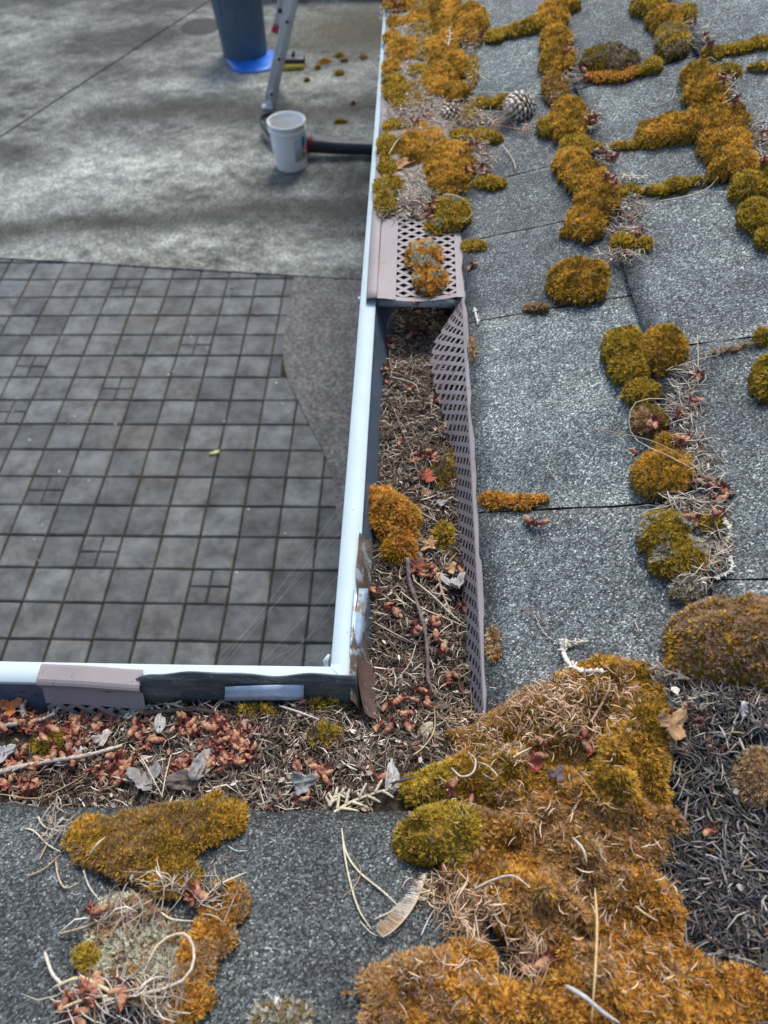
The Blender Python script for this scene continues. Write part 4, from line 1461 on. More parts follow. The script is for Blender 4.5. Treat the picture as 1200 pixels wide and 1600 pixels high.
def catkins(label, group, clusters):
    """each cluster may end with its own phrase, which replaces the general label"""
    for cl in clusters:
        u, v, ru, rv, n = cl[:5]
        lab = cl[5] if len(cl) > 5 else label
        for _ in range(n):
            a = random.uniform(0, 6.28); r_ = math.sqrt(random.random())
            catkin(u + ru * r_ * math.cos(a), v + rv * r_ * math.sin(a), lab, group, lift=random.uniform(0, .0035))


catkins('red brown fallen catkin heaped with others in the left half of the near gutter', 'catkins heaped in the near gutter',
        [(20, 1125, 40, 22, 9, 'red brown catkin at the far left, under the inner gutter wall'), (30, 1190, 35, 18, 6, 'catkin between the two grey twigs at the far left'), (35, 1228, 35, 14, 9, 'catkin below the long grey twig at the far left'), (135, 1140, 30, 28, 12, 'red brown catkin just below the scrap of guard, right of the moss pad'), (115, 1165, 18, 14, 4, 'catkin touching the right side of the green gold moss pad'), (170, 1130, 20, 18, 5, 'catkin under the diamond holes of the guard scrap, right end'), (232, 1145, 26, 22, 9, 'catkin in the heap left of the pale blue grey leaf scrap'), (300, 1135, 26, 16, 9, 'catkin in the heap below the dark curved stick'),
         (350, 1150, 26, 26, 16, 'catkin in the dense red heap below the zinc strap'), (385, 1165, 20, 28, 12, 'catkin at the right end of the dense red heap'), (360, 1195, 34, 14, 9, 'catkin at the lower edge of the dense red heap, near the grey oval leaf'), (290, 1200, 26, 14, 7, 'catkin left of the upright grey oval leaf'), (170, 1210, 36, 18, 9, 'catkin in the patch left of the crumpled blue grey leaf'), (105, 1185, 30, 12, 6, 'catkin beside the white bark like leaf under the twig'), (60, 1140, 30, 20, 7, 'catkin left of the green gold moss pad, by the short grey twig'), (200, 1180, 26, 14, 5, 'catkin at the right tip of the long grey twig')])
catkins('red brown catkin lying on needles at the corner of the two gutters', 'catkins at the gutter corner',
        [(470, 1197, 16, 10, 3, 'catkin lying alone in mid gutter below the sparse moss tuft'), (505, 1212, 12, 18, 4, 'catkin in the short upright chain below the sparse moss tuft'), (483, 1250, 12, 8, 2, 'catkin left of the curled cedar frond'), (600, 1140, 16, 10, 3), (620, 1110, 20, 14, 4, 'catkin on the needles right of the red brown corner sheet'), (640, 1128, 18, 16, 4), (598, 1212, 8, 8, 1, 'dark red catkin against the upright grey leaf by the moss lobe'), (660, 1095, 20, 12, 4, 'catkin at the lower tip of the dark bent twig')])
catkins('reddish catkin on the needle mat of the long gutter', 'catkins along the long gutter',
        [(583, 925, 8, 12, 3, 'dark red catkin beside the zinc strap in the long gutter'), (618, 950, 12, 14, 4, 'catkin left of the dark bent twig in the long gutter'), (652, 985, 8, 14, 2, 'catkin lying against the left side of the dark bent twig'), (680, 975, 20, 8, 3, 'catkin in the row right of the bent twig, under the cream straws'), (678, 1000, 8, 8, 1, 'single catkin right of the bent twig, below the catkin row'), (695, 1020, 6, 12, 2, 'upright catkin halfway down between bent twig and hanging guard'), (698, 1062, 10, 10, 2, 'pinkish catkin near the foot of the hanging guard'), (660, 905, 12, 10, 3, 'catkin under the dark red maple leaf'), (685, 895, 16, 14, 4, 'catkin between the tan scrap and the silver grey leaf'),
         (715, 900, 8, 10, 3, 'catkin pressed against the hanging guard by the grey leaf'), (722, 950, 8, 10, 2), (608, 540, 8, 12, 2, 'catkin by the inner wall just below the mottled twig stub'), (600, 590, 8, 12, 3, 'red catkin by the inner wall left of the bleached twiglet'), (638, 610, 6, 5, 1), (690, 625, 8, 12, 3, 'orange catkin beside the guard where it sags into the gutter'), (625, 690, 5, 6, 1), (662, 715, 18, 10, 5, 'dark red catkin just above the crumpled red leaf'), (675, 728, 10, 8, 2),
         (640, 525, 5, 4, 1), (700, 600, 5, 5, 1), (640, 480, 8, 6, 1), (715, 690, 6, 8, 1)])
catkins('faded pink catkin lying among the moss and straw on the far guard', 'catkins on the far guard',
        [(745, 262, 16, 20, 8, 'pink catkin in the cluster right of the large golden mound'), (670, 325, 22, 10, 5, 'faded catkin in the straw above the bare guard holes'), (660, 340, 14, 8, 3), (738, 415, 8, 8, 2, 'red catkin at the right edge of the bare guard holes'), (640, 180, 30, 14, 4, 'faded catkin below the broad rail moss clump'), (625, 20, 16, 20, 3), (730, 235, 20, 10, 4), (750, 65, 6, 18, 3), (690, 180, 30, 12, 4)])
catkins('small pink catkin beside the upper moss row', 'catkins beside the upper moss row',
        [(888, 75, 8, 12, 3, 'catkin beside the third lump of the first moss row'), (910, 120, 6, 10, 2), (925, 185, 12, 12, 4), (945, 242, 14, 14, 6, 'catkin right of the rounded lump below the moss neck'), (952, 285, 12, 10, 4), (978, 342, 14, 6, 2), (1000, 368, 14, 8, 3, 'catkin between the small twin moss tufts'), (985, 400, 10, 6, 1)])
catkins('small faded catkin beside the outer moss row', 'catkins beside the outer moss row',
        [(1078, 40, 8, 6, 2), (1105, 72, 10, 6, 2), (1150, 160, 12, 6, 2), (1128, 128, 8, 6, 2), (1190, 225, 10, 12, 2), (1190, 252, 10, 8, 2)])
catkins('orange brown catkin in the straw beside the middle moss row', 'catkins beside the middle moss row',
        [(1083, 590, 10, 8, 2, 'catkin in straw under the stiff straw of the heart shaped pair'), (1080, 630, 8, 5, 1), (1065, 648, 10, 8, 2), (1015, 670, 10, 6, 3), (1068, 690, 12, 10, 3), (1100, 755, 20, 10, 5, 'catkin in the orange cluster right of the flat gold pad'), (1120, 775, 12, 14, 5, 'catkin in the lower part of the orange cluster at the middle row'), (1120, 800, 10, 8, 3), (1080, 815, 12, 10, 3, 'catkin lying on top of the lichen spotted clump'), (990, 705, 6, 6, 1)])
catkins('catkin resting on the grit at the foot of the great round cushion', 'catkins below the great round cushion',
        [(1075, 1118, 22, 14, 5), (1090, 1140, 16, 12, 4), (1105, 1165, 18, 10, 4), (1130, 1168, 10, 8, 2), (1065, 1165, 8, 8, 1), (1165, 1100, 16, 8, 2)])
catkins('catkin on the dark needles of the right roof', 'catkins on the dark needles', [(1090, 1305, 14, 8, 1), (1098, 1345, 8, 10, 2), (1160, 1390, 8, 14, 2), (1165, 1415, 10, 8, 1)])
catkins('catkin lying on top of the valley moss', 'catkins on the valley moss', [(830, 1195, 16, 14, 1), (930, 1165, 22, 8, 2), (870, 1150, 60, 20, 2, 'catkin among the tan straw on top of the valley mound'), (720, 1240, 30, 12, 2), (835, 1505, 16, 18, 3, 'catkin in the dark gap between the two lower valley mounds'), (700, 1375, 18, 10, 2, 'catkin right of the feather tip, under the valley moss')])
catkins('brown catkin caught in the lower left debris', 'catkins in the lower left debris', [(318, 1395, 14, 14, 2, 'catkin at the lower right corner of the triangular moss patch'), (105, 1555, 18, 14, 3, 'catkin under the cream needle fan in the lower left corner'), (165, 1545, 20, 14, 3, 'catkin at the start of the thick looping stem, lower left'), (200, 1545, 16, 10, 2, 'catkin just inside the thick looping stem'), (130, 1585, 20, 10, 2, 'catkin at the bottom frame edge below the cream needle fan'), (160, 1425, 16, 10, 2, 'catkin left of the lichen crust, above the olive knob')])
catkins('tiny catkin alone on the bare shingle below the ginger moss strip', 'lone catkins on bare shingle', [(824, 818, 2, 3, 1), (848, 824, 2, 2, 1)])


# --- needles laid one by one
def strand(name, label, cat, pts, r, color, group=None, n=18, mat='needle_big', taper=(.6, .35), lift=.0012, pair=False):
    """a tube through points of the photograph, laid on what is there; pts may carry a height as third value"""
    P = []
    for q in pts:
        p = lay(q[0], q[1])
        P.append(p + np.array([0, 0, lift + (q[2] * 1e-3 if len(q) > 2 else 0)]))
    S = spline(P, n); r = r * .8
    R_ = r * np.interp(np.linspace(0, 1, len(S)), [0, .12, .7, 1], [taper[0], 1, .9, taper[1]])
    A = Acc(); V, F = tube_vf(S, R_, 6)
    c = np.array(color) * (1 + .12 * np.sin(np.arange(len(V)) * .37))[:, None]
    A.add(V, F, c)
    return A.build(name, M[mat], smooth=True, label=label, cat=cat, group=group)


PALE = (.55, .49, .36); CREAM = (.58, .52, .37); WHITE = (.52, .49, .43); TAN = (.42, .29, .15); GREYN = (.30, .27, .24)
N1 = [
    ('long thin needle curving across bare shingle from the middle straw, upper loop', [(905, 587), (875, 610), (869, 640), (882, 668), (910, 690), (985, 697)], .00042, GREYN),
    ('long straw loop arching over the middle moss row', [(1080, 733), (1040, 712), (995, 690), (982, 660), (992, 635, 4), (1035, 630, 4), (1070, 645, 2), (1105, 690), (1134, 730)], .00055, PALE),
    ('straight paired straw lying across the middle moss row', [(930, 673), (960, 677), (1020, 700, 6), (1085, 730, 3)], .00055, TAN),
    ('long stiff straw rising beside the heart shaped moss pair', [(1086, 533, 6), (1090, 570), (1085, 605), (1072, 635)], .0006, PALE),
    ('curved straw reaching right from the heart shaped pair', [(1060, 572), (1095, 562), (1120, 556), (1130, 545)], .0005, PALE),
    ('thin hooked needle on the shingle left of the middle row', [(860, 715), (858, 735), (880, 760), (905, 777), (943, 790)], .0004, (.40, .38, .26)),
    ('short thin needle pointing at the middle row from the left', [(958, 762), (980, 738)], .00035, GREYN),
    ('straw sloping down right from the straw crossing', [(1090, 730), (1110, 745), (1130, 757)], .0005, PALE),
    ('straw fork lying under the flat gold pad', [(997, 800), (1040, 793), (1080, 775)], .0006, PALE),
    ('second straw of the fork under the flat gold pad', [(1000, 805), (1050, 785), (1085, 770)], .0006, WHITE),
    ('long pale stalk lying in the near joint right of the beaded moss strip', [(1025, 317), (1075, 308), (1105, 296), (1122, 278)], .0010, PALE),
    ('curled hair thin needle on the shingle above the golden arm', [(1005, 160), (1030, 165), (1050, 155), (1055, 142), (1068, 140)], .0006, WHITE),
    ('short hair thin needle near the moss lump of the lower second row', [(1028, 123), (1055, 124), (1064, 132)], .0005, WHITE),
    ('loose straw hanging right of the gold moss at the second row head', [(1130, 150), (1150, 128), (1160, 118)], .0006, PALE),
    ('straw sticking out near the lower second row catkin', [(1128, 163), (1145, 155), (1158, 148)], .0005, PALE),
    ('straight dead needle on the pale shingle near the pale cone, upper', [(738, 108), (765, 122), (778, 120)], .0006, PALE),
    ('straight dead needle on the pale shingle near the pale cone, lower', [(742, 112), (768, 132)], .0006, PALE),
    ('white needle lying along the joint above the pale cone', [(735, 145), (790, 146), (850, 152)], .0008, WHITE),
    ('white needle pointing down from the golden mound near the bare guard', [(692, 305), (715, 308), (742, 326)], .0009, WHITE),
    ('short white bent straw by the gold green ball', [(722, 350), (734, 340), (738, 333)], .0006, WHITE),
    ('stalk with pale curl on the shingle under the pale cone', [(785, 228), (798, 245), (805, 262), (802, 268)], .0012, (.45, .38, .26)),
    ('red brown needle on the near shingle above the white lichen strand', [(815, 950), (840, 965), (860, 983)], .0006, (.30, .16, .11)),
    ('thin pale needle beside the red brown one on the near shingle', [(835, 962), (850, 990), (870, 1006)], .0004, WHITE),
    ('tiny straw alone on the shingle left of the great cushion', [(990, 968), (998, 988)], .0005, PALE),
    ('thick cream straw crossing the long gutter, upper of two', [(646, 912, 5), (680, 940, 5), (700, 960, 4), (731, 983, 2)], .0009, CREAM),
    ('thick cream straw crossing the long gutter, lower of two', [(626, 930, 5), (660, 955, 4), (695, 970, 4), (731, 984, 2)], .0009, CREAM),
    ('slender forked stalk lying over the needles of the long gutter', [(583, 975, 3), (610, 990, 3), (645, 1008, 3)], .0006, PALE),
    ('thin pale needle down the middle of the long gutter', [(650, 1010, 3), (640, 1040, 3), (620, 1065, 2)], .0005, PALE),
    ('bleached curved twiglet under the spike in the long gutter', [(608, 592, 2), (630, 598, 3), (648, 605, 3), (656, 618, 2)], .0012, (.40, .37, .32)),
    ('thin dark stem lying along the middle of the long gutter', [(614, 640, 3), (630, 680, 3), (645, 715, 3), (655, 755, 3)], .0006, (.26, .23, .20)),
    ('pale V shaped needle, left leg, at the corner of catkins', [(205, 1167, 4), (225, 1190, 3), (258, 1250, 6)], .0008, PALE),
    ('cream needle meeting the V from the right', [(270, 1183, 4), (262, 1215, 4), (257, 1250, 6)], .0007, CREAM),
    ('white stalk lying flat under the zinc strap', [(303, 1134, 2), (345, 1131, 2)], .0011, (.55, .50, .44)),
    ('white forked straw right of the zinc strap', [(437, 1106, 3), (465, 1115, 3), (500, 1128, 3)], .0012, (.60, .56, .48)),
    ('long bent needle over litter below the left twig', [(0, 1243, 3), (60, 1250, 3), (110, 1230, 4), (140, 1213, 5)], .0007, TAN),
    ('pale short needle over the left catkins', [(163, 1212, 4), (190, 1220, 4), (215, 1226, 4)], .0009, CREAM),
    ('curved straw at the near gutter edge beside the valley moss', [(634, 1190, 3), (660, 1172, 3), (678, 1145, 3), (679, 1112, 3)], .0007, (.50, .42, .22)),
    ('cream bent straw on bare near shingle, outer leg of a wedge', [(534, 1295), (540, 1330), (560, 1362), (600, 1395), (632, 1428, 4)], .0010, CREAM),
    ('cream straw on bare near shingle, inner leg of a wedge', [(536, 1320), (545, 1370), (560, 1420), (580, 1452)], .0009, CREAM),
    ('hair thin stalk crossing the wedge of cream straws', [(538, 1400), (555, 1385), (564, 1360), (552, 1338)], .0004, TAN),
    ('short cream needle beside the feather', [(585, 1437), (610, 1425), (632, 1408)], .0006, CREAM),
    ('thin curl leading to the feather tip', [(563, 1440), (580, 1458), (597, 1464)], .0005, PALE),
    ('white needle standing on near shingle right of the feather', [(658, 1462), (668, 1440), (682, 1415)], .0006, WHITE),
    ('tall straw standing against the rusty moss at bottom right', [(926, 1392, 6), (928, 1450, 8), (925, 1520, 8), (920, 1600, 6)], .0011, (.55, .38, .17)),
    ('white curved needle on the rusty valley moss', [(893, 1312, 3), (908, 1330, 4), (915, 1350, 3)], .0011, WHITE),
    ('white needle on the moss left of the rusty middle', [(740, 1392, 3), (770, 1378, 4), (800, 1372, 4), (828, 1390, 3)], .0010, WHITE),
    ('frosted grey stalk at the bottom of the moss apron', [(882, 1542, 3), (910, 1560, 5), (940, 1585, 5), (965, 1600, 4)], .0017, (.48, .45, .42)),
    ('long amber hair needle across the valley mound', [(890, 1200, 4), (915, 1230, 4), (945, 1270, 4)], .0005, TAN),
    ('thin reddish straw lying on the valley mound top', [(835, 1108, 4), (870, 1125, 5), (890, 1135, 4)], .0005, TAN),
    ('bleached stick on top of the valley mound', [(920, 1135, 4), (935, 1110, 5), (948, 1085, 5), (950, 1063, 5)], .0012, (.52, .36, .22)),
    ('white needle pointing left from the great valley mound', [(800, 1188, 4), (815, 1180, 5), (830, 1172, 4)], .0009, PALE),
    ('coiled pale tendril on the left shoulder of the valley mound', [(745, 1195, 4), (760, 1200, 4), (775, 1215, 4), (770, 1222, 4), (752, 1212, 4)], .0008, PALE),
    ('pale tendril loop beside the big valley mound', [(705, 1205, 5), (720, 1218, 5), (738, 1212, 5), (742, 1192, 5), (730, 1180, 5)], .0010, WHITE),
    ('olive white straw fan in the dark needles, upper', [(1060, 1377, 3), (1063, 1355, 3), (1078, 1333, 3)], .0008, (.48, .45, .34)),
    ('yellow straw in the dark needles beside the moss apron', [(990, 1418, 3), (1005, 1430, 3), (1025, 1442, 3)], .0009, (.52, .42, .22)),
    ('red stalk leading to catkins on the dark needles', [(1165, 1382, 3), (1180, 1365, 3), (1200, 1352, 3)], .0009, (.32, .14, .09)),
    ('white needle leaning in dark needles at right edge', [(1180, 1372, 3), (1200, 1362, 3)], .0011, WHITE),
    ('thick cream looping stem over the lower left crust', [(165, 1565, 4), (230, 1555, 5), (290, 1535, 6), (308, 1500, 6), (300, 1468, 6), (280, 1463, 6), (250, 1480, 5), (225, 1530, 4)], .0012, (.56, .47, .32)),
    ('cream needle fan in the lower left corner, longest', [(88, 1545, 4), (130, 1530, 4), (165, 1545, 4), (230, 1575, 4), (300, 1585, 3)], .0014, (.58, .49, .30)),
    ('cream needle fan in the lower left corner, flat one', [(95, 1580, 4), (150, 1560, 4), (210, 1560, 4)], .0012, (.55, .45, .28)),
    ('cream needle fan in the lower left corner, steep one', [(75, 1490, 4), (88, 1525, 4), (110, 1545, 4)], .0013, (.60, .55, .45)),
    ('orange stalk standing in the lower left debris', [(215, 1530, 4), (225, 1560, 4), (235, 1590, 3)], .0010, (.45, .24, .12)),
    ('tan twig pair beside the triangular moss, lower', [(93, 1460), (130, 1450), (160, 1437)], .0010, (.46, .34, .20)),
    ('cream needle spray left of the triangular moss, top', [(60, 1258), (62, 1280), (75, 1295), (106, 1300)], .0009, CREAM),
    ('cream needle spray left of the triangular moss, middle', [(40, 1295), (55, 1300), (75, 1320), (96, 1332)], .0009, CREAM),
    ('tan needle spray left of the triangular moss, low', [(44, 1370), (70, 1358), (96, 1335)], .0008, TAN),
    ('short straw across the left needle spray', [(62, 1345), (72, 1325), (80, 1305)], .0007, TAN),
    ('straw curl under the triangular moss at left', [(88, 1345), (92, 1370), (103, 1388), (125, 1380)], .0008, (.48, .36, .22)),
    ('white needle on the left flank of the triangular moss', [(133, 1362, 2), (140, 1385), (158, 1410)], .0008, WHITE),
    ('pale needle lying below the triangular moss at right', [(250, 1425), (270, 1437), (304, 1440)], .0009, PALE),
    ('straight cream straw right of the triangular moss', [(340, 1386, 3), (365, 1375, 3), (388, 1365, 3)], .0010, CREAM),
    ('thin white arc on the shingle right of the triangular moss', [(357, 1323), (370, 1330), (388, 1330)], .0005, WHITE),
    ('bleached stick lying on the triangular moss', [(142, 1338, 2), (155, 1322, 3), (167, 1310, 2)], .0010, PALE),
    ('straw on the upper left moss pad', [(607, 245, 2), (620, 225, 3), (632, 215, 3)], .0009, CREAM),
    ('hair thin needle arch right of the great cushion gap', [(1035, 1078), (1050, 1092), (1080, 1090)], .0005, WHITE),
    ('pale stick standing in the grit at right', [(1160, 1175, 2), (1150, 1150, 3), (1145, 1100, 3)], .0011, (.40, .36, .32)),
    ('dark slim needle jutting over the near gutter at the moss lobe', [(610, 1230, 6), (630, 1224, 6), (650, 1218, 4)], .0013, (.09, .08, .075)),
    ('pale reddish needles at the foot of the pale cone', [(720, 205, 3), (760, 192, 4), (800, 180, 3)], .0006, (.40, .18, .13)),
    ('reddish needle fan under the pale cone', [(770, 200, 3), (800, 205, 3), (830, 212, 2)], .0009, (.36, .17, .13)),
]
for lab, pts, r, c in N1:
    strand('pine_needle', lab, 'needle', pts, r, c)

# twigs
def twig(label, pts, r, c, nubs=6):
    P = []
    for q in pts:
        p = lay(q[0], q[1]); P.append(p + np.array([0, 0, r * .8 + (q[2] * 1e-3 if len(q) > 2 else 0)]))
    S = spline(P, 40); k = np.arange(len(S))
    R_ = r * np.interp(np.linspace(0, 1, len(S)), [0, 1], [1.1, .7]) * (1 + .12 * np.sin(k * 2.1) + .1 * np.sin(k * .9))
    A = Acc(); V, F = tube_vf(S, R_, 8)
    V = V + rng.normal(0, r * .06, V.shape)
    A.add(V, F, np.array(c) * rng.uniform(.6, 1.4, (len(V), 1)))
    for _ in range(nubs):
        i = random.randint(3, len(S) - 4); a = random.uniform(0, 6.28)
        d = np.array([math.cos(a), math.sin(a), .6]); e = S[i] + d * r * random.uniform(1.6, 3)
        A.add(*tube_vf([S[i], e], [r * .55, r * .25], 5), np.array(c) * .9)
    return A.build('twig', M['twig'], smooth=True, label=label, cat='twig')


twig('dark bent twig lying lengthwise in the long gutter below the moss cushion', [(637, 878, 5), (640, 915, 6), (652, 950, 6), (663, 990, 6), (668, 1030, 5), (669, 1068, 4), (683, 1095, 3)], .0019, (.15, .125, .11))
twig('long grey twig across the catkins at the left of the near gutter', [(-5, 1213, 4), (40, 1202, 5), (95, 1192, 5), (140, 1185, 5), (195, 1170, 5)], .0021, (.42, .38, .32))
twig('short grey lichen crusted twig at the far left of the near gutter', [(-5, 1140, 4), (30, 1135, 4), (62, 1130, 4), (85, 1122, 5), (102, 1105, 6)], .0018, (.34, .32, .27))
twig('stubby upright bit of bark at the left of the near gutter', [(43, 1125, 3), (40, 1112, 5), (46, 1100, 6)], .0022, (.28, .26, .22), 3)
twig('mottled grey twig stub in the shade under the spike', [(605, 517, 2), (610, 503, 4), (620, 490, 5)], .0014, (.20, .19, .17), 8)
twig('dark curved stick bedded in the near gutter below the splash guard', [(228, 1118, 2), (265, 1115, 3), (310, 1113, 3), (370, 1125, 2)], .0022, (.06, .052, .045), 2)
twig('thin stick lying over straw beside the scrap of guard', [(222, 1112, 3), (245, 1100, 5), (280, 1094, 5), (320, 1086, 5)], .0007, (.38, .34, .27), 2)


# cedar fronds: a stem with ranked scaly branchlets
def frond(label, pts, side_len, c, n=9, name='cedar_frond'):
    P = [lay(q[0], q[1]) + np.array([0, 0, .003]) for q in pts]
    S = spline(P, 30); A = Acc()
    A.add(*tube_vf(S, np.linspace(.0014, .0007, len(S)), 6), np.array(c))
    for k in range(n):
        i = int(2 + k * (len(S) - 5) / n); d = S[i + 1] - S[i]; d /= np.linalg.norm(d)
        s = np.cross(d, [0, 0, 1]) * (1 if k % 2 else -1)
        L = side_len * (1 - .45 * k / n)
        m_ = 7
        pts_ = [S[i] + (d * .75 + s * .75) * L * t + np.array([0, 0, .0012 * math.sin(t * 3)]) for t in np.linspace(0, 1, m_)]
        r_ = [.0011 * (1 + .35 * (q % 2)) * (1 - .4 * q / m_) for q in range(m_)]
        A.add(*tube_vf(pts_, r_, 6), np.array(c) * random.uniform(.8, 1.15))
    return A.build(name, M['needle_big'], smooth=True, label=label, cat='frond')


frond('cream cedar frond with scaly branchlets at the near gutter edge', [(522, 1272), (550, 1255), (590, 1240), (624, 1232)], .014, (.52, .47, .33))
frond('small curled cedar frond left of the larger cream one', [(515, 1262), (525, 1245), (548, 1240)], .008, (.48, .43, .33), 8)
frond('pale cedar frond lying over the sheet metal at the left', [(200, 1125), (240, 1105), (270, 1103), (310, 1118)], .010, (.44, .40, .31), 8)
frond('bleached needle spray in the middle of the upper first row straw', [(970, 275), (985, 282), (1012, 282)], .013, (.60, .55, .44), 7)
frond('grey brown dead sprig between the valley mound and round cushion', [(1075, 1065), (1050, 1055), (1020, 1045), (1000, 1035)], .009, (.26, .21, .17), 6)
frond('faded sprig hanging in the middle right of the long gutter', [(685, 905), (690, 925), (700, 950), (708, 965)], .008, (.42, .32, .24), 8)
frond('pale needle sprig lying on the golden band at the top', [(700, 75), (703, 60), (702, 45)], .012, (.58, .50, .36), 5)

# lichen: beaded white strands
def beads(label, pts, r, c):
    P = [lay(q[0], q[1]) + np.array([0, 0, r]) for q in pts]
    S = spline(P, 46); A = Acc()
    R_ = r * (1 + .45 * np.sin(np.arange(len(S)) * 2.2))
    V, F = tube_vf(S, R_, 7)
    A.add(V + rng.normal(0, r * .16, V.shape), F, np.array(c) * rng.uniform(.85, 1.1, (len(V), 1)))
    for k in range(12):
        i = random.randrange(2, len(S) - 2); a = random.uniform(0, 6.28)
        A.add(*tube_vf([S[i], S[i] + np.array([math.cos(a), math.sin(a), .5]) * r * 2.6], [r * .7, r * .4], 6), np.array(c))
    return A.build('lichen_strand', M['lichen'], smooth=True, label=label, cat='lichen')


beads('white beaded lichen strand curling onto the top of the valley mound', [(876, 1000), (880, 1022), (890, 1040), (910, 1050), (940, 1050)], .0016, (.74, .70, .60))
beads('short cream lichen branch beside the white beaded strand', [(882, 1008), (898, 1006), (912, 1004)], .0013, (.66, .62, .50))
beads('cream beaded lichen strand right of the lichen spotted clump', [(1130, 812), (1138, 830), (1133, 850), (1118, 870), (1105, 890)], .0016, (.62, .58, .42))
beads('white beaded lichen strand under the cream one', [(1132, 860), (1143, 880), (1138, 895), (1115, 905)], .0012, (.72, .72, .64))
beads('pale lichen crumb line on the shingle edge near the bent guard top', [(741, 483), (745, 500), (747, 508)], .0012, (.70, .70, .62))


# --- leaves
def leaf(label, u, v, size, rot, color, kind='oval', curl=.5, roll=0.0, tilt=(0, 0), lift=2.0):
    p = lay(u, v) + np.array([0, 0, lift * 1e-3])
    n = 42; out = []; lob = [random.uniform(.35, 1.1) for _ in range(5)]
    for i in range(n):
        a = 2 * math.pi * i / n
        if kind == 'lobed': r_ = .38 + .62 * abs(math.cos(2.5 * a + .2)) ** 2.5 * lob[int((2.5 * a + .2) / math.pi + .5) % 5] + .06 * math.sin(9 * a)
        elif kind == 'torn': r_ = .75 + .25 * math.sin(3 * a + 1) + random.uniform(-.14, .14)
        else: r_ = 1.0 + random.uniform(-.03, .03)
        x, y = math.cos(a) * r_, math.sin(a) * r_ * (.5 if kind == 'oval' else .8)
        out.append((x, y))
    V = [(0, 0, 0)]; C = [1.0]
    for k, s in enumerate((.35, .7, 1.0)):
        for (x, y) in out:
            V.append((x * s, y * s, 0)); C.append(random.uniform(.75, 1.25))
    V = np.array(V) * size
    # vein ridge and curl
    z = curl * (V[:, 1] ** 2) / size * 1.3 + .10 * size * np.exp(-(V[:, 1] / (.07 * size)) ** 2) + curl * .5 * (V[:, 0] ** 2) / size * math.sin(rot * 3 + 1) + (fbm(V[:, 0] * 420 + u, V[:, 1] * 420 + v, 3) - .5) * size * .35
    if roll:
        ang = V[:, 1] / size * roll; R_ = size / roll
        V = np.stack([V[:, 0], R_ * np.sin(ang), R_ * (1 - np.cos(ang)) + z * .3], 1)
    else:
        V[:, 2] = z
    F = [(0, 1 + i, 1 + (i + 1) % n) for i in range(n)]
    Q = [(1 + k * n + i, 1 + (k + 1) * n + i, 1 + (k + 1) * n + (i + 1) % n, 1 + k * n + (i + 1) % n) for k in range(2) for i in range(n)]
    F = np.vstack([np.array(F), tri(np.array(Q))])
    Rm = np.array((Matrix.Rotation(rot, 3, 'Z') @ Matrix.Rotation(tilt[0], 3, 'X') @ Matrix.Rotation(tilt[1], 3, 'Y')))
    V = V @ Rm.T + p
    col = np.array(C)[:, None] * np.array(color)
    o = mk('dead_leaf', V, F, M['leaf'], C=col, smooth=True, label=label, cat='leaf')
    solidify(o, .0004); return o


leaf('rolled tan leaf like a cigar resting on moss at the far guard', 634, 262, .020, .75, (.50, .27, .12), roll=2.6, lift=4)
leaf('crumpled red leaf in the middle of the long gutter', 668, 748, .012, .9, (.36, .10, .05), 'torn', .9, tilt=(.3, .2), lift=4)
leaf('brown curled leaf under the crumpled red one', 665, 772, .010, 1.4, (.30, .20, .13), 'oval', 1.2, tilt=(.4, .1), lift=3)
leaf('pale orange lobed leaf scrap beside the moss cushion', 672, 853, .013, .3, (.58, .36, .17), 'lobed', .6, tilt=(.3, -.2), lift=4)
leaf('dark red lobed maple leaf below the orange scrap', 656, 888, .015, .2, (.24, .085, .05), 'lobed', .5, tilt=(.2, .1), lift=3)
leaf('crumpled silver grey leaf near the bent guard', 708, 920, .014, 2.4, (.42, .41, .39), 'torn', 1.0, tilt=(.3, .3), lift=5)
leaf('tan leaf scrap above the silver grey leaf', 703, 892, .008, .6, (.52, .33, .17), 'torn', .8, tilt=(.4, 0), lift=5)
leaf('small blue grey leaf scrap right of the moss cushion', 690, 790, .006, .3, (.36, .36, .35), 'torn', .4, lift=4)
leaf('small pale yellow petal like leaf beside the guard in the long gutter', 697, 668, .006, 1.2, (.58, .44, .24), 'torn', .8, tilt=(.5, 0), lift=4)
leaf('grey oval leaf standing in catkins left of the near gutter middle', 320, 1198, .014, 1.0, (.33, .32, .31), 'oval', .5, tilt=(.4, .2), lift=6)
leaf('dark brown grey leaf lying beside the oval grey one', 290, 1222, .014, .1, (.16, .13, .115), 'oval', .4, tilt=(.2, 0), lift=4)
leaf('blue grey crumpled leaf on the needles of the near gutter', 228, 1222, .015, 2.6, (.27, .26, .25), 'torn', .7, tilt=(.3, .1), lift=4)
leaf('pale blue grey leaf scrap among catkins at left centre', 253, 1135, .009, 1.6, (.46, .46, .44), 'oval', .5, tilt=(.6, .2), lift=7)
leaf('bleached white bark like leaf under the grey twig', 108, 1182, .013, .2, (.52, .49, .44), 'torn', .5, lift=3)
leaf('pale torn leaf left of the catkin heap middle', 163, 1158, .009, .9, (.45, .40, .36), 'torn', .6, lift=5)
leaf('grey leaf at the very left of the near gutter', 8, 1180, .012, .4, (.36, .36, .36), 'torn', .5, lift=4)
leaf('silver blue leaf scrap in the middle of the near gutter', 475, 1225, .011, .2, (.26, .27, .265), 'torn', .7, tilt=(.3, 0), lift=4)
leaf('upright grey leaf beside the dark needle at the moss lobe', 612, 1220, .012, 1.5, (.44, .44, .44), 'oval', .5, tilt=(.7, 0), lift=5)
leaf('round tan leaf half under the valley mound', 665, 1142, .008, .8, (.42, .36, .25), 'oval', .4, tilt=(.3, 0), lift=3)
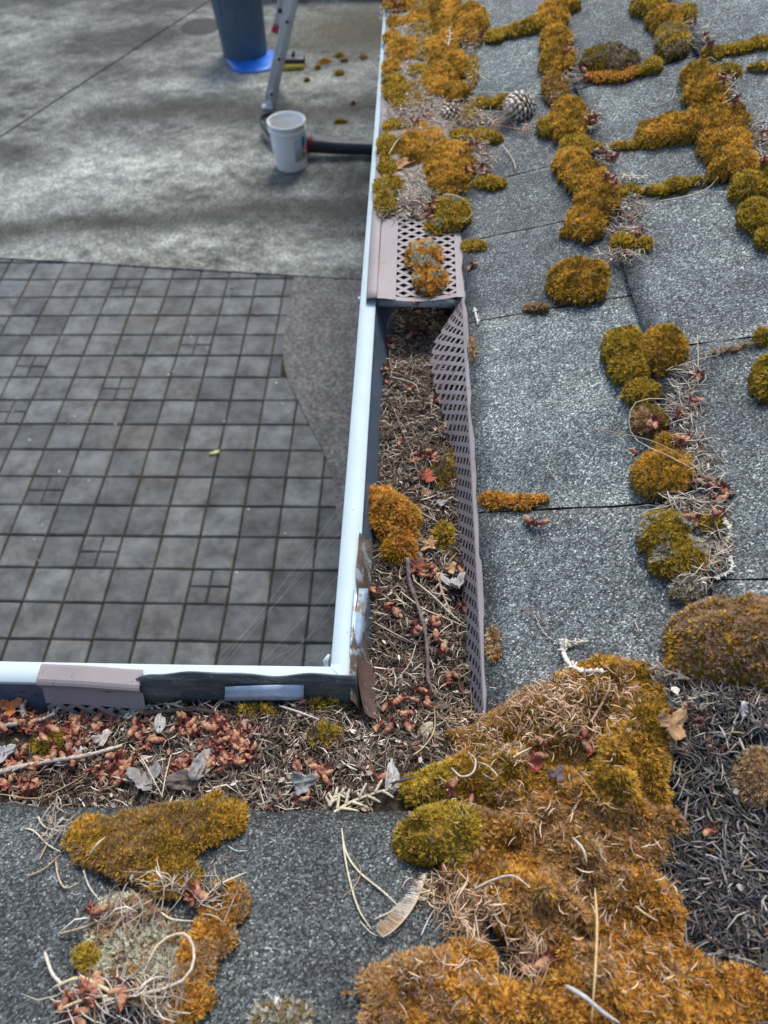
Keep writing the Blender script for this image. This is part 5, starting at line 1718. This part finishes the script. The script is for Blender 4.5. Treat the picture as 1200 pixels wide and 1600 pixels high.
leaf('small rust coloured leaf curl behind the scrap of guard', 282, 1083, .008, .1, (.36, .17, .07), 'oval', .8, roll=2.0, lift=7)
leaf('orange leaf scrap at the far left under the guard scrap', 22, 1108, .010, .5, (.45, .16, .06), 'torn', .8, tilt=(.4, 0), lift=5)
leaf('shiny red bud leaf lying on the valley mound', 836, 1192, .009, 1.2, (.50, .12, .09), 'oval', 1.0, tilt=(.3, 0), lift=3)
leaf('tan and brown leaf tucked under the valley mound edge at right', 1048, 1135, .014, .5, (.38, .24, .12), 'torn', .5, tilt=(.3, .2), lift=4)
leaf('white torn leaf at the right edge below the round cushion', 1172, 1118, .014, .6, (.58, .55, .54), 'torn', .7, tilt=(.3, .2), lift=5)
leaf('grey curled leaf under the sprig near the round cushion', 1110, 1112, .010, .2, (.26, .22, .19), 'oval', .8, lift=4)
leaf('dark purple leaf scrap on the valley mound beside the red bud', 870, 1212, .007, .8, (.12, .09, .10), 'torn', .6, lift=3)
leaf('cream brown leaf scrap below the feather', 735, 1430, .010, 2.3, (.44, .33, .24), 'oval', .6, lift=4)

# --- the feather
fp = [lay(u, v) + np.array([0, 0, .003]) for u, v in [(598, 1466), (615, 1455), (638, 1430), (655, 1400), (667, 1366)]]
ft = empty('feather', tuple(fp[0]), label='small curved brown and white feather lying on the near shingle', cat='feather')
S = spline(fp, 30)
A = Acc(); A.add(*tube_vf(S, np.linspace(.0004, .0007, len(S)), 6), (.50, .40, .27)); A.build('quill', M['needle_big'], ft, smooth=True)
A = Acc()
for k in range(150):
    t = (k + .5) / 150; i = min(len(S) - 2, int(t * (len(S) - 1))); p = S[i] + (S[i + 1] - S[i]) * (t * (len(S) - 1) - i)
    d = S[i + 1] - S[i]; d /= np.linalg.norm(d); s = np.cross([0, 0, 1], d); s /= np.linalg.norm(s)
    wid = .010 * math.sin(math.pi * min(1, .15 + t * .8)) ** .7 * random.uniform(.85, 1.1)
    fl = 1.5 if t > .72 else 1.0
    dirv = (s * .9 - d * .35 + np.array([0, 0, random.uniform(.0, .35) * fl])); dirv /= np.linalg.norm(dirv)
    e = p + dirv * wid * (1 if t < .72 else random.uniform(.4, 1.2))
    c = (.40, .30, .19) if t < .45 else (.52, .46, .38) if t < .7 else (.72, .70, .68)
    w = d * .00022
    A.add([p - w, p + w, e + w * .6, e - w * .6], [(0, 1, 2, 3)], np.array(c) * random.uniform(.75, 1.2))
A.build('vane', M['needle_big'], ft)

# --- pale pine cones
def cone(label, u, v, R_, c, n=96):
    p = lay(u, v + 10) + np.array([0, 0, R_ * .55]); A = Acc()
    e = empty('pine_cone', tuple(p - [0, 0, R_ * .55]), label=label, cat='pine cone')
    V = []; F = []
    prof = [(R_ * 1.1 * math.cos(t), R_ * .85 * math.sin(t)) for t in np.linspace(-math.pi / 2, math.pi / 2, 9)]
    V, F = lathe_vf([(abs(a) * .62, b * .66) for a, b in prof], 14, p)
    mk('core', V, F, M['twig'], e, C=np.tile((.10, .075, .055), (len(V), 1)), smooth=True)
    for k in range(n):
        t = (k + .5) / n; ph = math.acos(1 - 2 * t); th = k * 2.39996
        d = np.array([math.sin(ph) * math.cos(th) * 1.15, math.sin(ph) * math.sin(th), math.cos(ph) * .8])
        nrm_ = d / np.linalg.norm(d); tt = np.cross(nrm_, [.9, .1, .3]); tt /= np.linalg.norm(tt); bb = np.cross(nrm_, tt)
        o_ = p + d * R_ * .62; w = R_ * .25
        P = [o_ - bb * w * .8, o_ + tt * w * .9 + nrm_ * w * .5, o_ + bb * w * .9 + nrm_ * w * 1.25, o_ - tt * w * .9 + nrm_ * w * .5, o_ + nrm_ * w * 1.25 + bb * .3 * w]
        A.add(P, np.array([(0, 1, 4), (1, 2, 4), (2, 3, 4), (3, 0, 4), (1, 0, 3), (1, 3, 2)]), np.array(c) * random.uniform(.45, 1.15))
    A.build('scales', M['needle_big'], e, kind='stuff')
    return e


cone('weathered white pine cone on the shingle above the red needles', 810, 170, .0235, (.78, .69, .56))
cone('smaller half buried pale cone at the eave left of the white one', 704, 176, .017, (.70, .62, .50), 60)

# --- spider threads in the inside corner of the two lips
web = Acc()
def lipA(v): p = gat(0, v, LZ); return None
for (ua, va, ub, vb) in [(534, 783, 345, 1037), (532, 800, 352, 1036), (519, 960, 415, 1037), (524, 900, 408, 1036), (521, 930, 440, 1038), (530, 830, 330, 1036), (516, 1000, 470, 1038)]:
    a = gat(ua, va, LZ + .001); b = gat(ub, vb, LZ + .001)
    a[0] = LX; b[1] = LY
    mid = (a + b) / 2 - np.array([0, 0, random.uniform(.002, .009)])
    web.add(*tube_vf(spline([a, mid, b], 14), .00004, 4))
web.build('spider_web', M['silk'], label='faint spider threads strung across the inside corner of the gutter lips', cat='spider web')

# ============================================================ THINGS ON THE DRIVEWAY
# bucket
bc = gat(455, 264, 0.0); bc[1] += .05
bk = empty('bucket', (bc[0], bc[1], 0), label='white plastic bucket standing open on the driveway, coloured print on its side', cat='bucket')
M['white_pl'] = plain('white_plastic', (.86, .87, .86), .4, var=.05, nscale=14, spots=(.55, .53, .47), spot_scale=30, spot_at=.66)
M['label_b'] = plain('print_blue', (.02, .18, .30), .5, var=.05); M['label_r'] = plain('print_red', (.40, .03, .05), .5, var=.05); M['label_g'] = plain('print_grey', (.50, .54, .60), .5, var=.04)
bot = Acc()
prof = [(.001, .002), (.118, .002), (.124, .006), (.127, .02), (.1405, .30), (.1405, .345), (.1375, .345), (.1370, .31), (.124, .03), (.120, .012), (.001, .012)]
V, F = lathe_vf(prof, 44, (bc[0], bc[1], .0)); mk('body', V, F, M['white_pl'], bk, smooth=True)
rim = Acc()
rim.add(*lathe_vf([(.1392, .362), (.1440, .367), (.1485, .364), (.1495, .354), (.1480, .342), (.1450, .340)], 44, (bc[0], bc[1], 0)))
rim.add(*lathe_vf([(.1375, .344), (.1392, .362)], 44, (bc[0], bc[1], 0)))
rim.build('rim', M['white_pl'], bk, smooth=True)
col_ = Acc(); col_.add(*lathe_vf([(.1405, .312), (.1475, .311), (.1485, .304), (.1475, .298), (.139, .296)], 44, (bc[0], bc[1], 0))); col_.build('collar', M['white_pl'], bk, smooth=True)


def patch(a0, a1, z0, z1, mat, off, name='printed_patch'):
    a = np.linspace(a0, a1, 10); V = []
    for t in a:
        for z in (z0, z1):
            r_ = .127 + (z - .02) * .0482 + off; V.append((bc[0] + r_ * math.cos(t), bc[1] + r_ * math.sin(t), z))
    F = [(2 * i, 2 * i + 2, 2 * i + 3, 2 * i + 1) for i in range(9)]
    solidify(mk(name, V, F, mat, bk), .0006, 0)


patch(-1.15, -.25, .09, .26, M['label_g'], .0012); patch(-.62, -.28, .19, .265, M['label_b'], .0022); patch(-.60, -.22, .120, .185, M['label_r'], .0022); patch(-.50, -.38, .135, .170, M['white_pl'], .0032)
# wire bail hanging down the back
a = np.linspace(-.1, math.pi + .1, 20)
A = Acc(); A.add(*tube_vf([(bc[0] + .150 * math.cos(t), bc[1] + .150 * math.sin(t) * .98, .305 - .10 * math.sin(max(0, min(math.pi, t)))) for t in a], .002, 6)); A.build('wire_handle', M['zinc'], bk, smooth=True)

# leaf blower behind the bucket
M['black_pl'] = plain('black_plastic', (.022, .026, .036), .38, var=.2, nscale=12); M['red_pl'] = plain('red_plastic', (.30, .02, .025), .45, var=.1)
bp = gat(476, 226, .10)
lb = empty('leaf_blower', (bp[0], bp[1], 0), label='black and red leaf blower lying behind the white bucket, its tube pointing under the roof', cat='leaf blower')
te = gat(600, 233, .06)
S = spline([(bp[0] + .03, bp[1], .10), (bp[0] + .32, (bp[1] + te[1]) / 2, .075), (te[0] + .25, te[1], .06)], 12)
A = Acc(); A.add(*tube_vf(S, np.linspace(.060, .046, len(S)), 22)); A.build('tube', M['black_pl'], lb, smooth=True)
A = Acc()
for k in (0, 1, 2): A.add(*tube_vf([S[0] + (S[1] - S[0]) * (.02 + .22 * k), S[0] + (S[1] - S[0]) * (.12 + .22 * k)], .066, 22))
A.build('collar', M['red_pl'], lb, smooth=True)
V, F = lathe_vf([(.001, 0), (.07, .0), (.10, .03), (.105, .09), (.09, .15), (.05, .18), (.001, .185)], 28, (bp[0] - .07, bp[1] + .01, .005)); mk('motor_housing', V, F, M['black_pl'], lb, smooth=True)
V, F = lathe_vf([(.078, .0), (.082, .0), (.082, .03), (.078, .03)], 28, (bp[0] - .06, bp[1] - .02, .16)); mk('air_grille', V, F, M['red_pl'], lb, smooth=True)
hp = [gat(u, v, z) for u, v, z in ((452, 232, .12), (425, 212, .10), (411, 196, .09), (411, 182, .13), (432, 176, .16), (455, 186, .17))]
A = Acc(); A.add(*tube_vf(spline(hp, 24), .019, 12)); A.build('handle', M['black_pl'], lb, smooth=True)

# ladder: base section and a fly section in front, leaning towards the roof
M['alu'] = plain('ladder_aluminium', (.72, .74, .75), .45, metal=.0, var=.12, nscale=9); M['redcap'] = plain('red_end_cap', (.45, .04, .04), .5, var=.05)
M['foot'] = plain('pale_rubber', (.60, .62, .62), .7, var=.1)
ft1 = gat(419, 170, 0)
lad = empty('ladder', (ft1[0], ft1[1] + .2, 0), label='aluminium extension ladder standing on the driveway, leaning right towards the roof', cat='ladder')
slope = .37
dl = np.array([slope, 0, 1.0]); dl /= np.linalg.norm(dl)
wd = np.array([dl[2], 0, -dl[0]])              # across the rail, in the plane of the lean
vy = sight(419, 120); vy = np.array([vy[0], vy[1], 0]); vy /= np.linalg.norm(vy)
yd = gat(429, 133, 0) - gat(419, 172, 0); yd = yd / np.linalg.norm(yd)                                        # the rungs point straight away from the eye


def rail(base, l0, l1, w, t, name, mat):
    """C channel: web facing out, flanges inwards"""
    A = Acc()
    for (a0, a1, b0, b1) in ((-w / 2, w / 2, 0, .003), (-w / 2, -w / 2 + .003, .003, t), (w / 2 - .003, w / 2, .003, t), (-w / 2 + .010, -w / 2 + .016, -.004, 0), (w / 2 - .016, w / 2 - .010, -.004, 0)):
        V = []
        for l in (l0, l1):
            for (a, b) in ((a0, b0), (a1, b0), (a1, b1), (a0, b1)):
                V.append(base + dl * l + wd * a + yd * b)
        A.add(V, [(0, 1, 2, 3), (4, 7, 6, 5), (0, 4, 5, 1), (1, 5, 6, 2), (2, 6, 7, 3), (3, 7, 4, 0)])
    return A.build(name, mat, lad)


W_ = .40
b0 = np.array([ft1[0], ft1[1], 0.0]) + wd * .0
o1 = rail(b0, .03, 3.0, .098, .03, 'rail', M['alu'])
o2 = rail(b0 + yd * (W_ + .0), .03, 3.0, .098, -.03, 'rail', M['alu'])
f0 = b0 - wd * .072 + yd * .035
o3 = rail(f0, .66, 3.4, .066, .025, 'fly_rail', M['alu']); rail(f0 + yd * (W_ - .07), .66, 3.4, .066, -.025, 'fly_rail', M['alu'])
for k in range(10):
    c = b0 + dl * (.14 + .30 * k)
    A = Acc(); A.add(*tube_vf([c + yd * .003, c + yd * (W_ - .003)], .016, 10)); A.build('rung', M['alu'], lad, smooth=True)
    A = Acc(); A.add(*tube_vf([c - yd * .012, c - yd * .0], .026, 14)); A.add(*tube_vf([c - yd * .014, c - yd * .0125], .010, 10)); rv = A.build('rung_rivet', M['alu'], lad, smooth=True)
    A = Acc(); A.add(*tube_vf([c - yd * .0155, c - yd * .0142], .015, 12)); A.build('rivet_hole', M['black_pl'], lad)
for k in range(9):
    c = f0 + dl * (.78 + .30 * k)
    A = Acc(); A.add(*tube_vf([c + yd * .003, c + yd * (W_ - .073)], .015, 10)); A.build('fly_rung', M['alu'], lad, smooth=True)
    A = Acc(); A.add(*tube_vf([c - yd * .012, c], .016, 10)); A.build('rung_rivet', M['black_pl'], lad)
for c in (f0 + dl * .64, f0 + dl * .64 + yd * (W_ - .07)):
    V, F = box_vf((-.034, -.02, -.03), (.034, .03, .02)); V = c + V[:, :1] * wd + V[:, 1:2] * yd + V[:, 2:] * dl
    bevel(mk('end_cap', V, F, M['redcap'], lad), .004)
for c in (b0, b0 + yd * W_):
    V, F = box_vf((-.05, -.035, 0), (.05, .035, .028)); V = np.array([c[0], c[1], .002]) + V[:, :1] * np.array([1, 0, 0]) + V[:, 1:2] * yd + V[:, 2:] * np.array([0, 0, 1])
    bevel(mk('foot_pad', V, F, M['foot'], lad), .006)
    V, F = box_vf((-.030, -.008, .03), (.030, .012, .07)); V = c + V[:, :1] * wd + V[:, 1:2] * yd + V[:, 2:] * dl
    mk('foot_bracket', V, F, M['alu'], lad)

# wheelie style round bin
M['bin'] = plain('blue_grey_plastic', (.085, .135, .185), .5, var=.12, nscale=4)
bb = gat(381, 92, 0)
bn = empty('trash_bin', (bb[0], bb[1] + .12, 0), label='blue grey plastic trash bin standing at the top of the picture', cat='bin')
bx, by = bb[0], bb[1] + .12
V = []; ns = 48
prof = [(.001, .004), (.17, .004), (.210, .0), (.216, .02), (.232, .42), (.247, .66), (.258, .67), (.262, .71), (.270, .72), (.272, .76), (.262, .765), (.255, .72), (.20, .03), (.001, .02)]
V, F = lathe_vf(prof, ns, (bx, by, 0))
mk('body', V, F, M['bin'], bn, smooth=True)
for k in range(10):
    t = 2 * math.pi * (k + .5) / 10
    A = Acc(); A.add(*tube_vf([(bx + .206 * math.cos(t), by + .206 * math.sin(t), .03), (bx + .247 * math.cos(t), by + .247 * math.sin(t), .64)], .007, 6)); A.build('rib', M['bin'], bn, smooth=True)
for sgn in (-1, 1):
    A = Acc(); A.add(*tube_vf(spline([(bx + sgn * .255, by - .07, .66), (bx + sgn * .31, by - .05, .64), (bx + sgn * .31, by + .05, .64), (bx + sgn * .255, by + .07, .66)], 12), .011, 8)); A.build('handle', M['bin'], bn, smooth=True)

# blue sheet under the bin, brush beside it
M['blue'] = plain('blue_plastic_sheet', (.012, .15, .60), .42, var=.25, nscale=9)
P = [gat(u, v, 0) for u, v in ((352, 92), (368, 113), (400, 115), (427, 108), (433, 88), (424, 80), (395, 84), (370, 84))]
P = np.array([p[:2] for p in P]); c = P.mean(0); rings = [(0, .012)] ; V = [(c[0], c[1], .018)]
Ps = spline(np.c_[np.vstack([P, P[:1]]), np.zeros(9)], 48)[:-1, :2]; n = len(Ps)
for s in (.35, .7, 1.0):
    for q in Ps:
        a = c + (q - c) * s; V.append((a[0], a[1], .006 + (.02 * vnoise(a[0] * 14, a[1] * 14, 3)) * (1.15 - s)))
F = [(0, 1 + i, 1 + (i + 1) % n) for i in range(n)]
Q = [(1 + k * n + i, 1 + (k + 1) * n + i, 1 + (k + 1) * n + (i + 1) % n, 1 + k * n + (i + 1) % n) for k in range(2) for i in range(n)]
o = mk('plastic_sheet', V, np.vstack([np.array(F), tri(np.array(Q))]), M['blue'], smooth=True, label='bright blue plastic sheet lying flat under the trash bin', cat='plastic sheet'); solidify(o, .003, 1)
pA, pB = gat(440, 112, 0), gat(474, 113, 0)
M['yellow'] = plain('yellow_bristles', (.50, .43, .06), .7, var=.3, nscale=60)
br = empty('brush_head', (float((pA[0] + pB[0]) / 2), float(pA[1]), 0), label='black brush head with yellow bristles lying right of the ladder', cat='brush')
x0b, x1b, yb = float(pA[0]), float(pB[0]), float(pA[1]) + .02
V, F = box_vf((x0b, yb, .004), (x1b, yb + .035, .045)); mk('bristles', V, F, M['yellow'], br)
V, F = box_vf((x0b - .006, yb + .037, .004), (x1b + .006, yb + .165, .085)); bevel(mk('block', V, F, M['black_pl'], br), .012, 3)
A = Acc(); A.add(*tube_vf([((x0b + x1b) / 2, yb + .10, .08), ((x0b + x1b) / 2 + .01, yb + .13, .12)], .016, 10)); A.build('handle_socket', M['black_pl'], br, smooth=True)

# low block wall at the top of the picture
M['block'] = plain('pale_garden_block', (.33, .31, .25), .85, var=.25, nscale=14, bumpd=.004)
wl = empty('block_wall', (-.9, 9.75, 0), label='low wall of pale garden blocks at the far end of the driveway', cat='wall')
for c in range(3):
    for k in range(11):
        xx = -2.2 + .22 * k + (.11 if c % 2 else 0)
        if xx > .0: continue
        V, F = box_vf((xx + .004, 9.62 + .015 * c + random.uniform(-.006, .006), .13 * c + .002), (xx + .216, 9.85, .13 * c + .128))
        bevel(mk('block', V, F, M['block'], wl), .008)

# fallen moss lumps on the concrete
gm = [('rust brown moss lump fallen on the concrete, left of its group', 508, 97, .055, .028, 'amber'), ('dark moss lump fallen on the concrete, furthest of its group', 530, 88, .05, .035, 'olive'),
      ('small brown moss lump beside the furthest one', 538, 96, .04, .022, 'brown'), ('olive moss lump on the concrete, nearest the ladder side', 530, 116, .05, .035, 'olive'),
      ('dark moss crumb between ladder and moss group', 480, 127, .028, .02, 'olive'), ('dark moss lump lying close to the gutter line', 568, 90, .04, .035, 'brown'),
      ('little brown moss crumb on the dark silt band', 552, 163, .022, .016, 'brown'), ('long dark moss smear at the end of the silt band', 532, 192, .06, .018, 'olive'), ('dim moss crumb left of the fallen group', 497, 107, .03, .03, 'olive')]
for lab, u, v, rx, ry, sch in gm:
    p = gat(u, v, 0); pal = np.array(SCH[sch]); A = Acc()
    nx = 14
    X, Y = np.meshgrid(np.linspace(-1.4, 1.4, nx), np.linspace(-1.4, 1.4, nx), indexing='ij')
    hh = np.clip(1 - (X ** 2 + Y ** 2) * (1 + 2.2 * (fbm(X * 1.6 + u, Y * 1.6, 4) - .5)), 0, 1) ** .5 * .024
    A.add(np.stack([p[0] + X * rx, p[1] + Y * ry * 1.6, hh + np.where(hh > 0, .002, -.004)], -1).reshape(-1, 3), grid_f(nx, nx), pal[1] * .5)
    n = 500; a = rng.uniform(0, 6.28, n); r_ = np.sqrt(rng.uniform(0, 1, n))
    B = np.stack([p[0] + rx * r_ * np.cos(a), p[1] + 1.6 * ry * r_ * np.sin(a), .03 * np.sqrt(1 - r_ ** 2)], 1)
    d = rng.normal(0, 1, (n, 3)); d[:, 2] = abs(d[:, 2]); d /= np.linalg.norm(d, axis=1)[:, None]
    s = np.cross(d, [0.3, .2, 1]); V = np.stack([B - s * .002, B + s * .002, B + d * .013], 1).reshape(-1, 3)
    A.add(V, np.arange(3 * n).reshape(-1, 3), np.repeat(pal[rng.integers(0, 4, n)] * .8, 3, axis=0))
    A.build('moss_clod', M['moss'], label=lab, cat='moss')

# small leaves on the patio
for lab, u, v, s, c in [('single pale yellow leaf lying on the pavers', 335, 707, .028, (.60, .62, .30)), ('tiny orange leaf fleck on the pavers near the pad', 402, 491, .012, (.45, .20, .12)), ('tiny pink brown fleck on the upper pavers', 362, 449, .012, (.40, .22, .16))]:
    p = gat(u, v, .006); n = 14
    V = [(p[0], p[1], .008)] + [(p[0] + s * math.cos(2 * math.pi * i / n), p[1] + s * .6 * math.sin(2 * math.pi * i / n + .5), .006 + .003 * math.sin(i)) for i in range(n)]
    solidify(mk('fallen_leaf', V, [(0, 1 + i, 1 + (i + 1) % n) for i in range(n)], M['leaf'], C=np.tile(c, (n + 1, 1)), label=lab, cat='leaf'), .0006)
# white flecks (bird lime, petals) scattered over the pavers
A = Acc()
for k in range(46):
    x, y = random.uniform(-2.6, -.6), random.uniform(1.7, 4.4); s = random.uniform(.002, .0065); n = 7
    V = [(x, y, .0055)] + [(x + s * random.uniform(.6, 1.3) * math.cos(2 * math.pi * i / n), y + s * random.uniform(.6, 1.3) * math.sin(2 * math.pi * i / n), .0025) for i in range(n)]
    A.add(V, np.array([(0, 1 + i, 1 + (i + 1) % n) for i in range(n)]), (.62, .64, .62))
A.build('white_flecks', M['lichen'], kind='stuff', label='tiny white flecks strewn over the pavers', cat='flecks')
print('moss tris', MOSS_TRIS[0], 'objects', len(scene.objects))
